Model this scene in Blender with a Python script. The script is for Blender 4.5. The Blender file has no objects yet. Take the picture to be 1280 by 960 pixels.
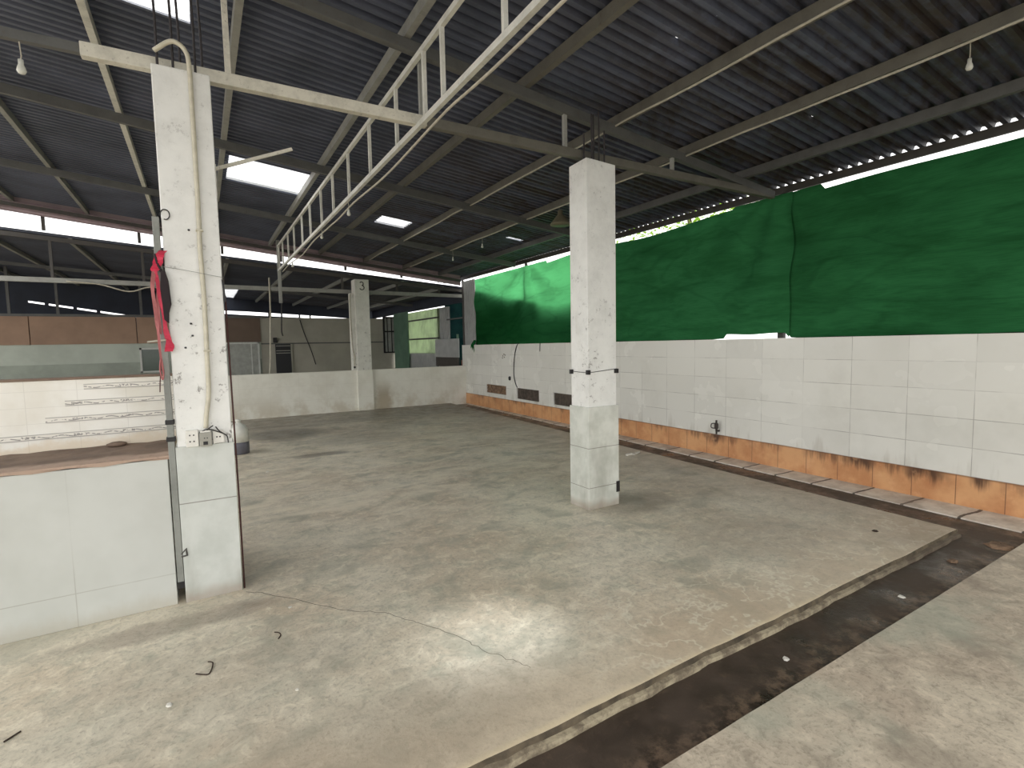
import bpy, math, random
from mathutils import Vector, Matrix
rnd = random.Random(7)
S = bpy.context.scene
COL = S.collection

# ------------------------------------------------------------------ helpers
class NT:
    """small helper around a material node tree"""
    def __init__(s, name):
        s.m = bpy.data.materials.new(name); s.m.use_nodes = True
        s.t = s.m.node_tree; s.n = s.t.nodes; s.n.clear()
        s.out = s.n.new('ShaderNodeOutputMaterial')
        g = s.n.new('ShaderNodeNewGeometry'); s.P = g.outputs['Position']; s.Nrm = g.outputs['Normal']
        sx = s.n.new('ShaderNodeSeparateXYZ'); s.t.links.new(s.P, sx.inputs[0])
        s.x, s.y, s.z = sx.outputs
    def link(s, a, b):
        if hasattr(a, 'is_linked'): s.t.links.new(a, b)
        elif a is not None:
            if isinstance(a, (tuple, list)) and len(a) == 3 and b.type == 'RGBA': a = (*a, 1)
            b.default_value = a
    def math(s, op, a, b=None, c=None, clamp=False):
        n = s.n.new('ShaderNodeMath'); n.operation = op; n.use_clamp = clamp
        for i, v in enumerate((a, b, c)):
            if v is not None: s.link(v, n.inputs[i])
        return n.outputs[0]
    def mix(s, f, a, b, mode='MIX'):
        n = s.n.new('ShaderNodeMix'); n.data_type = 'RGBA'; n.blend_type = mode; n.clamp_factor = True
        s.link(f, n.inputs[0]); s.link(a, n.inputs[6]); s.link(b, n.inputs[7]); return n.outputs[2]
    def vec(s, sc, off=(0, 0, 0)):
        n = s.n.new('ShaderNodeMapping'); s.t.links.new(s.P, n.inputs[0])
        n.inputs['Scale'].default_value = sc if isinstance(sc, tuple) else (sc, sc, sc); n.inputs['Location'].default_value = off
        return n.outputs[0]
    def noise(s, sc, detail=4, rough=.55, off=(0, 0, 0), dist=0.):
        n = s.n.new('ShaderNodeTexNoise'); s.link(s.vec(sc, off), n.inputs['Vector'])
        n.inputs['Scale'].default_value = 1; n.inputs['Detail'].default_value = detail; n.inputs['Roughness'].default_value = rough
        n.inputs['Distortion'].default_value = dist
        return n.outputs[0]
    def voro(s, sc, off=(0, 0, 0), feat='F1'):
        n = s.n.new('ShaderNodeTexVoronoi'); n.feature = feat; s.link(s.vec(sc, off), n.inputs['Vector']); n.inputs['Scale'].default_value = 1
        return n.outputs['Distance']
    def ramp(s, v, a, b, lo=0., hi=1.):
        n = s.n.new('ShaderNodeMapRange'); n.interpolation_type = 'SMOOTHSTEP'
        s.link(v, n.inputs[0])
        for i, q in enumerate((a, b, lo, hi)): n.inputs[1 + i].default_value = q
        return n.outputs[0]
    def joint(s, c, period, phase, w):
        """1 on a joint line of width w repeating along c, else 0"""
        f = s.math('FRACT', s.math('DIVIDE', s.math('SUBTRACT', c, phase - w / 2), period))
        return s.math('LESS_THAN', f, w / period)
    def band(s, c, a, b, soft):
        return s.math('MULTIPLY', s.ramp(c, a - soft, a + soft), s.ramp(c, b - soft, b + soft, 1., 0.))
    def done(s, col, rough=.6, bump=None, bstr=.2, bdist=.01, metal=0., spec=.5, alpha=None):
        p = s.n.new('ShaderNodeBsdfPrincipled')
        s.link(col, p.inputs['Base Color']); s.link(rough, p.inputs['Roughness']); s.link(metal, p.inputs['Metallic'])
        s.link(spec, p.inputs['Specular IOR Level'])
        if bump is not None:
            b = s.n.new('ShaderNodeBump'); b.inputs['Strength'].default_value = bstr; b.inputs['Distance'].default_value = bdist
            s.link(bump, b.inputs['Height']); s.t.links.new(b.outputs[0], p.inputs['Normal'])
        s.t.links.new(p.outputs[0], s.out.inputs[0]); s.bsdf = p
        return s.m

def srgb(r, g, b):
    f = lambda c: (c / 255 / 12.92) if c / 255 <= .04045 else ((c / 255 + .055) / 1.055) ** 2.4
    return (f(r), f(g), f(b))

class MB:
    def __init__(s): s.v = []; s.f = []
    def box(s, x0, x1, y0, y1, z0, z1):
        b = len(s.v)
        s.v += [(x, y, z) for z in (z0, z1) for y in (y0, y1) for x in (x0, x1)]
        s.f += [tuple(b + i for i in q) for q in ((0, 2, 3, 1), (4, 5, 7, 6), (0, 1, 5, 4), (2, 6, 7, 3), (0, 4, 6, 2), (1, 3, 7, 5))]
        return s
    def bar(s, p, q, w, h, up=(0, 0, 1)):
        p, q = Vector(p), Vector(q); d = (q - p).normalized(); u = Vector(up)
        r = d.cross(u)
        if r.length < 1e-4: r = d.cross(Vector((0, 1, 0)))
        r.normalize(); u = r.cross(d).normalized(); b = len(s.v)
        for e in (p, q):
            for a, c in ((-1, -1), (1, -1), (1, 1), (-1, 1)):
                s.v.append(tuple(e + r * (a * w / 2) + u * (c * h / 2)))
        s.f += [tuple(b + i for i in k) for k in ((0, 1, 2, 3), (7, 6, 5, 4), (0, 4, 5, 1), (1, 5, 6, 2), (2, 6, 7, 3), (3, 7, 4, 0))]
        return s
    def tube(s, pts, r, n=8, cap=True):
        pts = [Vector(p) for p in pts]; b = len(s.v); k = len(pts); prev = None
        for i, p in enumerate(pts):
            d = (pts[min(i + 1, k - 1)] - pts[max(i - 1, 0)]).normalized()
            u = prev - d * prev.dot(d) if prev is not None else d.orthogonal()
            u.normalize(); prev = u; w = d.cross(u); rr = r[i] if isinstance(r, (list, tuple)) else r
            for j in range(n):
                a = 2 * math.pi * j / n; s.v.append(tuple(p + (u * math.cos(a) + w * math.sin(a)) * rr))
        for i in range(k - 1):
            for j in range(n):
                s.f.append((b + i * n + j, b + i * n + (j + 1) % n, b + (i + 1) * n + (j + 1) % n, b + (i + 1) * n + j))
        if cap:
            s.f.append(tuple(b + j for j in range(n))[::-1]); s.f.append(tuple(b + (k - 1) * n + j for j in range(n)))
        return s
    def lathe(s, c, prof, n=20):
        b = len(s.v); k = len(prof)
        for r, z in prof:
            for j in range(n):
                a = 2 * math.pi * j / n; s.v.append((c[0] + r * math.cos(a), c[1] + r * math.sin(a), c[2] + z))
        for i in range(k - 1):
            for j in range(n):
                s.f.append((b + i * n + j, b + i * n + (j + 1) % n, b + (i + 1) * n + (j + 1) % n, b + (i + 1) * n + j))
        if prof[0][0] > 1e-6: s.f.append(tuple(b + j for j in range(n))[::-1])
        if prof[-1][0] > 1e-6: s.f.append(tuple(b + (k - 1) * n + j for j in range(n)))
        return s
    def grid(s, nu, nv, fn, keep=None):
        b = len(s.v)
        for i in range(nu + 1):
            for j in range(nv + 1): s.v.append(tuple(fn(i, j)))
        for i in range(nu):
            for j in range(nv):
                if keep is None or keep(i, j):
                    s.f.append((b + i * (nv + 1) + j, b + (i + 1) * (nv + 1) + j, b + (i + 1) * (nv + 1) + j + 1, b + i * (nv + 1) + j + 1))
        return s
    def prism(s, poly, d):
        """closed polygon of 3D points extruded by vector d"""
        b = len(s.v); n = len(poly); d = Vector(d)
        s.v += [tuple(Vector(p)) for p in poly] + [tuple(Vector(p) + d) for p in poly]
        s.f.append(tuple(range(b, b + n))); s.f.append(tuple(range(b + 2 * n - 1, b + n - 1, -1)))
        for i in range(n): s.f.append((b + i, b + (i + 1) % n, b + n + (i + 1) % n, b + n + i))
        return s
    def build(s, name, mat, parent=None, smooth=False, bevel=0., solid=0.):
        off = Vector((0, 0, 0)); o = parent
        while o is not None: off += o.location; o = o.parent
        me = bpy.data.meshes.new(name)
        loc = Vector((0, 0, 0))
        me.from_pydata([tuple(Vector(v) - off) for v in s.v], [], s.f); me.update()
        import bmesh
        bm = bmesh.new(); bm.from_mesh(me)
        if not solid: bmesh.ops.recalc_face_normals(bm, faces=bm.faces)
        bm.to_mesh(me); bm.free()
        me.materials.append(mat)
        if smooth:
            for p in me.polygons: p.use_smooth = True
        ob = bpy.data.objects.new(name, me); COL.objects.link(ob)
        if parent is not None: ob.parent = parent
        if bevel:
            m = ob.modifiers.new('bevel', 'BEVEL'); m.width = bevel; m.segments = 2; m.limit_method = 'ANGLE'
        if solid:
            m = ob.modifiers.new('solid', 'SOLIDIFY'); m.thickness = solid; m.offset = 0
        return ob

def tag(o, label, cat, group=None, kind=None):
    o['label'] = label; o['category'] = cat
    if group: o['group'] = group
    if kind: o['kind'] = kind
    return o
def thing(name, loc, label, cat, group=None, kind=None):
    o = bpy.data.objects.new(name, None); COL.objects.link(o); o.location = loc; o.empty_display_size = .1
    return tag(o, label, cat, group, kind)

# ------------------------------------------------------------------ materials
def mat_concrete(name, a, b, c, wet=0., rough=.42):
    m = NT(name)
    n1 = m.noise(.9, 5, .6); n2 = m.noise(4., 6, .65, (3, 1, 0)); n3 = m.noise(48, 3, .7); n4 = m.noise((1.2, 5., 1), 5, .7, (7, 2, 0), .6)
    col = m.mix(m.ramp(n1, .36, .66), a, b)
    col = m.mix(m.math('MULTIPLY', m.ramp(n2, .5, .72), .6), col, c)
    col = m.mix(m.math('MULTIPLY', m.ramp(n4, .55, .75), .45), col, tuple(min(1, q * 1.45) for q in a))
    col = m.mix(m.math('MULTIPLY', m.ramp(n3, .5, .68), .45), col, tuple(q * .48 for q in b))
    n5 = m.noise(11., 5, .75, (6, 1, 0), .8)
    col = m.mix(m.math('MULTIPLY', m.ramp(n5, .50, .66), .4), col, tuple(q * .6 for q in c))
    col = m.mix(m.math('MULTIPLY', m.ramp(n5, .48, .36), .4), col, tuple(min(1, q * 1.35) for q in a))
    n6 = m.noise(2.1, 4, .6, (9, 9, 0), .5)
    col = m.mix(m.math('MULTIPLY', m.ramp(n6, .52, .66), .5), col, tuple(q * .72 for q in c))
    pits = m.math('MULTIPLY', m.ramp(m.voro(14., (.3, .1, 0)), .04, .09, 1., 0.), m.ramp(m.noise(2.3, 2), .5, .6))
    col = m.mix(m.math('MULTIPLY', pits, .4), col, tuple(q * .4 for q in b))
    return m, col, n2, n3

def floor_material():
    m, col, n2, n3 = mat_concrete('concrete_floor', srgb(218, 210, 190), srgb(202, 187, 164), srgb(176, 177, 159))
    # pale lime bloom along the broken front edge, with a lacework of fine veins
    edge = m.math('ADD', m.math('SUBTRACT', m.y, 1.56), m.math('MULTIPLY', m.math('SUBTRACT', m.noise(2.2, 3), .5), .9))
    bl = m.ramp(edge, .0, .75, 1., 0.)
    col = m.mix(m.math('MULTIPLY', bl, .6), col, srgb(198, 178, 152))
    veins = m.math('MULTIPLY', m.ramp(m.math('ABSOLUTE', m.math('SUBTRACT', m.noise(2.6, 4, .6, (4, 4, 0)), .5)), .0, .018, 1., 0.), m.ramp(m.x, 1.2, 2.))
    col = m.mix(m.math('MULTIPLY', m.math('MULTIPLY', veins, m.ramp(edge, .2, 1.3, 1., 0.)), .6), col, srgb(232, 226, 206))
    # pale streaks in the middle of the hall
    mid = m.math('MULTIPLY', m.band(m.y, 4., 8.5, 1.4), m.ramp(m.noise((1.5, 3.5, 1), 5, .7, (1, 9, 0), 1.), .42, .66))
    col = m.mix(m.math('MULTIPLY', mid, .75), col, srgb(238, 228, 206))
    # browner tone towards the drain side, and a worn pale arris
    side = m.math('ADD', m.math('SUBTRACT', m.x, 4.95), m.math('MULTIPLY', m.math('SUBTRACT', m.noise(1.1, 5, .65, (8, 3, 0)), .5), 3.2))
    col = m.mix(m.math('MULTIPLY', m.ramp(side, -1.8, .4), .5), col, srgb(128, 110, 92))
    arris = m.math('MULTIPLY', m.ramp(m.math('ADD', m.y, m.math('MULTIPLY', n2, .05)), 1.60, 1.64, 1., 0.), m.ramp(m.x, 2.6, 4.2, .75, .1))
    col = m.mix(arris, col, srgb(226, 210, 176))
    # damp dark patches at the back
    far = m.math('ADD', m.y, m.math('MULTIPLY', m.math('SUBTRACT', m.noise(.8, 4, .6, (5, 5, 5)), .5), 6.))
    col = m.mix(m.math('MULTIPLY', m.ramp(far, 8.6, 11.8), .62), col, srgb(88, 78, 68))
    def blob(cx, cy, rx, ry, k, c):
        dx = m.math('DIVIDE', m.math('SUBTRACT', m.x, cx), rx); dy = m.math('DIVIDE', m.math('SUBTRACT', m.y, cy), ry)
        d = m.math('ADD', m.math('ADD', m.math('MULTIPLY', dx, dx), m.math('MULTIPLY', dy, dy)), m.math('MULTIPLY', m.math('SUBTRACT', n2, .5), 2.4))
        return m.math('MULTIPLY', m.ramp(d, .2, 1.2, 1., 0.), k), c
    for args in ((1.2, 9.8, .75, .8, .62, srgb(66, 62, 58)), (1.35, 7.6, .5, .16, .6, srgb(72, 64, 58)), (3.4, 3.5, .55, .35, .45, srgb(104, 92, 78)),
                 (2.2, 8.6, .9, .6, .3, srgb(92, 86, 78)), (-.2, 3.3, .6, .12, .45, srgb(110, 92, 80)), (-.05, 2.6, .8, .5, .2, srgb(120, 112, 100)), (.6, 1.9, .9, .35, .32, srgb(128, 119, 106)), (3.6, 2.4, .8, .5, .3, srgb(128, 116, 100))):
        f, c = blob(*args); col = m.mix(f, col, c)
    rough = m.ramp(n2, .3, .75, .3, .55)
    return m.done(col, rough, m.math('ADD', n3, m.math('MULTIPLY', n2, 2.)), .25, .006, spec=.4)

def apron_material():
    m, col, n2, n3 = mat_concrete('concrete_apron', srgb(200, 188, 168), srgb(176, 160, 142), srgb(152, 140, 124))
    col = m.mix(m.math('MULTIPLY', m.ramp(m.noise(1.4, 4, .6, (2, 0, 9)), .5, .7), .5), col, srgb(160, 166, 150))
    return m.done(col, .5, m.math('ADD', n3, n2), .25, .006, spec=.35)

def trench_material():
    m = NT('wet_dirt'); n1 = m.noise(3., 6, .65); n2 = m.noise(14, 5, .7); n3 = m.noise((2, 8, 1), 5, .7, (4, 4, 0))
    col = m.mix(m.ramp(n1, .35, .7), srgb(54, 45, 38), srgb(76, 64, 54))
    col = m.mix(m.math('MULTIPLY', m.ramp(n2, .55, .75), .5), col, srgb(104, 86, 70))
    nearap = m.ramp(m.math('ADD', m.math('SUBTRACT', m.y, 1.21), m.math('MULTIPLY', m.math('SUBTRACT', n1, .5), .5)), .02, .22, 1., 0.)
    col = m.mix(m.math('MULTIPLY', m.math('MULTIPLY', nearap, m.ramp(n2, .4, .6)), .7), col, srgb(128, 108, 90))
    col = m.mix(m.math('MULTIPLY', m.ramp(n3, .62, .75), .45), col, srgb(140, 120, 100))
    col = m.mix(m.math('MULTIPLY', m.ramp(m.math('ADD', m.y, m.math('MULTIPLY', n1, 3.)), 6.5, 10.), .7), col, srgb(118, 106, 94))
    return m.done(col, m.ramp(n1, .35, .65, .25, .7), n2, .5, .01, spec=.45)

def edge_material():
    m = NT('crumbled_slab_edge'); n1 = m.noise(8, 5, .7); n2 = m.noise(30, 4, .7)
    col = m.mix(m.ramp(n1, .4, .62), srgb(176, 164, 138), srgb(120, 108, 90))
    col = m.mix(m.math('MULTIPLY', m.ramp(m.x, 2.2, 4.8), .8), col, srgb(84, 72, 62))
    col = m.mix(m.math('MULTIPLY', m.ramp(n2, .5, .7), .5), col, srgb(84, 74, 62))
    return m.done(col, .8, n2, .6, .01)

def white_tile_wall():
    m = NT('white_glazed_wall_tile')
    g = m.math('MAXIMUM', m.joint(m.y, .51, 1.77, .006), m.joint(m.z, .256, .245, .006))
    cell = m.n.new('ShaderNodeTexWhiteNoise'); cell.noise_dimensions = '2D'
    cv = m.n.new('ShaderNodeCombineXYZ')
    m.link(m.math('FLOOR', m.math('DIVIDE', m.math('SUBTRACT', m.y, 1.77), .51)), cv.inputs[0]); m.link(m.math('FLOOR', m.math('DIVIDE', m.math('SUBTRACT', m.z, .245), .256)), cv.inputs[1])
    m.t.links.new(cv.outputs[0], cell.inputs['Vector'])
    base = m.mix(cell.outputs[0], srgb(222, 221, 213), srgb(230, 229, 221))
    dirt = m.math('MULTIPLY', m.ramp(m.noise(1.1, 5, .65), .48, .75), .3)
    base = m.mix(dirt, base, srgb(186, 184, 172))
    base = m.mix(m.math('MULTIPLY', m.ramp(m.math('ADD', m.noise((1, 6, 1), 4, .6), m.ramp(m.z, .2, .6, .2, 0.)), .68, .85), .3), base, srgb(160, 150, 132))
    col = m.mix(m.math('MULTIPLY', g, m.ramp(m.noise(2.5, 3), .38, .65, .08, .75)), base, srgb(150, 147, 138))
    return m.done(col, m.ramp(m.noise(2, 3), .3, .7, .14, .3), spec=.5)

def orange_tile():
    m = NT('orange_skirting_tile'); j = m.joint(m.y, .342, 1.53, .007)
    n = m.noise(3, 5, .6); col = m.mix(m.ramp(n, .35, .7), srgb(216, 164, 116), srgb(190, 132, 88))
    # soot-brown runs from the top joint at a few places
    drip = m.noise((1, 11, 1.3), 4, .7, (0, 3, 0)); place = m.noise((1, 1.25, .01), 2, .5, (0, 1.35, 0))
    zz = m.ramp(m.z, .02, .26)
    f = m.math('MULTIPLY', m.ramp(m.math('ADD', m.math('MULTIPLY', drip, .75), m.math('MULTIPLY', zz, .25)), .52, .68), m.ramp(place, .46, .58))
    def at(y, w):  return m.band(m.y, y - w, y + w, w * .6)
    spots = m.math('MAXIMUM', m.math('MAXIMUM', at(2.68, .14), at(2.12, .16)), m.math('MAXIMUM', at(4.45, .12), at(1.7, .06)))
    f2 = m.math('MULTIPLY', spots, m.ramp(m.math('ADD', m.math('MULTIPLY', drip, .7), m.math('MULTIPLY', zz, .3)), .45, .66))
    col = m.mix(m.math('MULTIPLY', m.math('MAXIMUM', f2, m.math('MULTIPLY', f, .7)), .9), col, srgb(62, 38, 28))
    top = m.ramp(m.z, .225, .245); col = m.mix(m.math('MULTIPLY', top, .6), col, srgb(96, 62, 44))
    col = m.mix(m.math('MULTIPLY', m.ramp(m.noise(7, 4, .6), .55, .7), .4), col, srgb(226, 176, 132))
    col = m.mix(m.math('MULTIPLY', j, .8), col, srgb(118, 84, 62))
    return m.done(col, .35, n, .1)

def painted_column(name, tint=(232, 232, 228)):
    m = NT(name); n = m.noise(5, 6, .7); n2 = m.noise(18, 5, .75, (3, 3, 1)); n3 = m.noise((3, 3, .9), 5, .7)
    base = m.mix(m.ramp(n, .35, .75), srgb(*tint), srgb(*[q - 16 for q in tint]))
    base = m.mix(m.math('MULTIPLY', m.ramp(n3, .58, .75), .45), base, srgb(188, 182, 168))
    sp = m.math('MULTIPLY', m.ramp(n2, .57, .65), m.ramp(n, .40, .56))
    sp = m.math('MULTIPLY', sp, m.ramp(m.z, 1.2, 2.4, 1., .35))
    base = m.mix(m.math('MULTIPLY', sp, .75), base, srgb(96, 90, 84))
    return m.done(base, .6, n2, .25, .004)

def clad_tile(name, c1, c2, zj, rough=.25):
    m = NT(name); n = m.noise(6, 5, .6); n2 = m.noise((3, 3, 1), 4, .6, (2, 2, 2))
    col = m.mix(m.ramp(n, .3, .7), srgb(*c1), srgb(*c2)); col = m.mix(m.math('MULTIPLY', m.ramp(n2, .5, .72), .5), col, srgb(150, 148, 138))
    for z in zj:
        col = m.mix(m.math('MULTIPLY', m.band(m.z, z - .003, z + .003, .001), .75), col, srgb(120, 116, 108))
    low = m.math('MULTIPLY', m.ramp(m.math('ADD', m.z, m.math('MULTIPLY', n, .12)), .08, .16, 1., 0.), .5)
    col = m.mix(low, col, srgb(140, 118, 98))
    return m.done(col, rough, n, .08, .003)

def low_wall_mat():
    m = NT('cream_low_wall'); n = m.noise(2.2, 5, .65); n2 = m.noise(9, 4, .7)
    col = m.mix(m.ramp(n, .35, .7), srgb(233, 231, 220), srgb(220, 217, 204))
    dx = m.math('ABSOLUTE', m.math('SUBTRACT', m.x, 3.78)); st = m.math('MULTIPLY', m.math('MULTIPLY', m.ramp(m.math('ADD', dx, m.math('MULTIPLY', n2, .25)), .2, .4, 1., 0.), m.ramp(m.z, .3, .75, 1., 0.)), .7)
    col = m.mix(st, col, srgb(150, 132, 104))
    col = m.mix(m.math('MULTIPLY', m.math('MULTIPLY', m.ramp(m.z, .05, .5, 1., 0.), m.ramp(n, .4, .6)), .5), col, srgb(196, 184, 160))
    col = m.mix(m.math('MULTIPLY', m.math('MAXIMUM', m.joint(m.x, .6, .05, .007), m.joint(m.z, .33, .0, .007)), .12), col, srgb(150, 145, 130))
    return m.done(col, .4, n2, .1, .003)

def counter_mat():
    m = NT('counter_white_tile'); n = m.noise(1.6, 4, .6); n2 = m.noise((4, 4, 2.), 5, .7, (3, 0, 1))
    col = m.mix(m.ramp(n, .35, .7), srgb(196, 198, 193), srgb(184, 186, 180))
    g = m.math('MAXIMUM', m.math('MULTIPLY', m.joint(m.x, .6, -.66, .005), m.ramp(m.z, .15, .5, 1., .25)), m.joint(m.z, 3., .19, .005))
    col = m.mix(m.math('MULTIPLY', g, m.ramp(n, .35, .6, .15, .6)), col, srgb(150, 147, 138))
    low = m.math('MULTIPLY', m.ramp(m.math('ADD', m.z, m.math('MULTIPLY', n2, .2)), .1, .22, 1., 0.), .5)
    col = m.mix(low, col, srgb(168, 160, 142))
    col = m.mix(m.math('MULTIPLY', m.ramp(n2, .66, .74), .6), col, srgb(140, 130, 122))
    return m.done(col, .28, spec=.4)

def counter_top_mat():
    m = NT('dirty_cement_ledge'); n = m.noise(4, 6, .7); n2 = m.noise(20, 4, .7)
    col = m.mix(m.ramp(n, .35, .68), srgb(128, 108, 92), srgb(104, 86, 74))
    lip = m.ramp(m.math('ADD', m.y, m.math('MULTIPLY', n, .12)), 3.74, 3.84, 1., 0.)
    col = m.mix(m.math('MULTIPLY', lip, .8), col, srgb(182, 158, 140))
    col = m.mix(m.math('MULTIPLY', m.ramp(n2, .56, .7), .5), col, srgb(84, 70, 62))
    return m.done(col, .75, n2, .4, .008)

def deco_wall_mat():
    m = NT('white_tile_backsplash'); n = m.noise(3, 5, .6)
    col = m.mix(m.ramp(n, .35, .7), srgb(236, 234, 226), srgb(224, 220, 208))
    g = m.math('MAXIMUM', m.joint(m.x, .25, -.188, .004), m.joint(m.z, .1, .97, .003))
    col = m.mix(m.math('MULTIPLY', g, .25), col, srgb(176, 172, 162))
    low = m.math('MULTIPLY', m.ramp(m.math('ADD', m.z, m.math('MULTIPLY', m.noise(7, 4, .7), .16)), 1.0, 1.06, 1., 0.), .45)
    col = m.mix(low, col, srgb(206, 180, 140))
    return m.done(col, .3, spec=.4)

def border_mat():
    m = NT('floral_border_tile')
    per = .25; u = m.math('FRACT', m.math('DIVIDE', m.math('ADD', m.x, 10.062), per))
    zc = m.math('FRACT', m.math('DIVIDE', m.math('SUBTRACT', m.z, .9700), .1))   # 0..1 over a row; strip is the first .034
    zl = m.math('MULTIPLY', zc, .1 / .034)
    lines = m.math('MAXIMUM', m.math('LESS_THAN', zl, .14), m.math('GREATER_THAN', zl, .86))
    w = m.math('ADD', m.math('MULTIPLY', m.math('SINE', m.math('MULTIPLY', u, 12.566)), .16), .42)
    wave = m.math('LESS_THAN', m.math('ABSOLUTE', m.math('SUBTRACT', zl, w)), .09)
    fl = m.math('MULTIPLY', m.math('LESS_THAN', m.math('ABSOLUTE', m.math('SUBTRACT', u, .5)), .13), m.math('LESS_THAN', m.math('ABSOLUTE', m.math('SUBTRACT', zl, .5)), .22))
    fl = m.math('MULTIPLY', fl, m.ramp(m.noise(160, 2), .42, .5))
    brk = m.ramp(m.noise((60, 1, 60), 2), .42, .5)
    f = m.math('MAXIMUM', m.math('MULTIPLY', m.math('MAXIMUM', wave, fl), m.math('MULTIPLY', brk, .75)), m.math('MULTIPLY', lines, .6))
    col = m.mix(f, srgb(226, 222, 212), srgb(96, 92, 92))
    return m.done(col, .3)

def roof_mat(name='roof_sheet', dark=1.):
    m = NT(name); n = m.noise(1.3, 5, .6); n2 = m.noise((.7, 7, 1), 4, .6, (3, 3, 3)); n3 = m.noise(9, 4, .7)
    a = srgb(96, 102, 120); b = srgb(74, 80, 95)
    a = tuple(q * dark for q in a); b = tuple(q * dark for q in b)
    col = m.mix(m.ramp(n, .35, .7), a, b)
    # sheet-to-sheet tone, and rust patches thickened rightwards to paint in the dimness there
    cell = m.n.new('ShaderNodeTexWhiteNoise'); cell.noise_dimensions = '2D'; cv = m.n.new('ShaderNodeCombineXYZ')
    m.link(m.math('FLOOR', m.math('DIVIDE', m.y, 1.0)), cv.inputs[0]); m.link(m.math('FLOOR', m.math('DIVIDE', m.x, 3.3)), cv.inputs[1]); m.t.links.new(cv.outputs[0], cell.inputs['Vector'])
    col = m.mix(m.math('MULTIPLY', cell.outputs[0], .3), col, tuple(q * .55 for q in b))
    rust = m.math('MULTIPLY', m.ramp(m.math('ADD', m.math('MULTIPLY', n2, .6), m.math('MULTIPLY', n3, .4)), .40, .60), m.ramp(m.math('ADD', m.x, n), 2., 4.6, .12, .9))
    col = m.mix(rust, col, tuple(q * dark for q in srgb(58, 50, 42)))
    return m.done(col, .5, None, metal=.0, spec=.35)

def steel(name, c, rust=.3, rough=.5, sc=6):
    m = NT(name); n = m.noise(sc, 5, .7); n2 = m.noise(sc * 5, 4, .7)
    col = m.mix(m.ramp(n, .4, .7), srgb(*c), tuple(q * .78 for q in srgb(*c)))
    col = m.mix(m.math('MULTIPLY', m.ramp(n2, .58, .72), rust), col, srgb(84, 66, 52))
    return m.done(col, rough, n2, .1, .003)

def plain(name, c, rough=.5, metal=0., var=.12, sc=20):
    m = NT(name); n = m.noise(sc, 4, .6); a = srgb(*c)
    return m.done(m.mix(m.ramp(n, .3, .7), a, tuple(q * (1 - var * 2) for q in a)), rough, metal=metal)

def see_through(name, c, transp, mixdiff=.35, stripes=False):
    """sheet that lets daylight through: translucent + diffuse + some clear"""
    m = NT(name); n = m.noise(2, 4, .6)
    col = m.mix(m.ramp(n, .35, .7), srgb(*c), tuple(q * .75 for q in srgb(*c)))
    t = m.n.new('ShaderNodeBsdfTranslucent'); d = m.n.new('ShaderNodeBsdfDiffuse'); x = m.n.new('ShaderNodeBsdfTransparent')
    m.link(col, t.inputs[0]); m.link(col, d.inputs[0])
    a = m.n.new('ShaderNodeMixShader'); a.inputs[0].default_value = mixdiff; m.t.links.new(t.outputs[0], a.inputs[1]); m.t.links.new(d.outputs[0], a.inputs[2])
    b = m.n.new('ShaderNodeMixShader'); b.inputs[0].default_value = transp; m.t.links.new(a.outputs[0], b.inputs[1]); m.t.links.new(x.outputs[0], b.inputs[2])
    m.t.links.new(b.outputs[0], m.out.inputs[0]); return m.m

def net_mat(name, c, c2, k=.5, tc=None):
    m = NT(name); n = m.noise((1, 1.2, 5), 5, .65, (0, 2, 0), .4); n2 = m.noise((1, .7, .8), 3)
    weave = m.noise((1, 5, 160), 2, .5)
    cr_ = m.ramp(m.math('ABSOLUTE', m.math('SUBTRACT', m.noise((1, .8, 2.4), 1, .5, (0, 5, 1), .5), .5)), .0, .045, 1., 0.)
    col = m.mix(m.ramp(n, .35, .7), srgb(*c), srgb(*c2)); col = m.mix(m.math('MULTIPLY', cr_, .22), col, tuple(q * .5 for q in srgb(*c2))); col = m.mix(m.math('MULTIPLY', m.ramp(n2, .4, .7), .4), col, tuple(q * .7 for q in srgb(*c2)))
    col = m.mix(m.math('MULTIPLY', m.ramp(weave, .45, .65), .25), col, tuple(q * .55 for q in srgb(*c2)))
    t = m.n.new('ShaderNodeBsdfTranslucent'); d = m.n.new('ShaderNodeBsdfDiffuse')
    m.link(m.mix(m.math('SUBTRACT', .85, m.math('MULTIPLY', m.math('ADD', m.math('MULTIPLY', cr_, .6), m.ramp(n, .4, .7)), .22)), col, srgb(*tc)) if tc else col, t.inputs[0]); m.link(col, d.inputs[0])
    a = m.n.new('ShaderNodeMixShader'); a.inputs[0].default_value = k; m.t.links.new(t.outputs[0], a.inputs[1]); m.t.links.new(d.outputs[0], a.inputs[2])
    m.t.links.new(a.outputs[0], m.out.inputs[0]); return m.m

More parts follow.
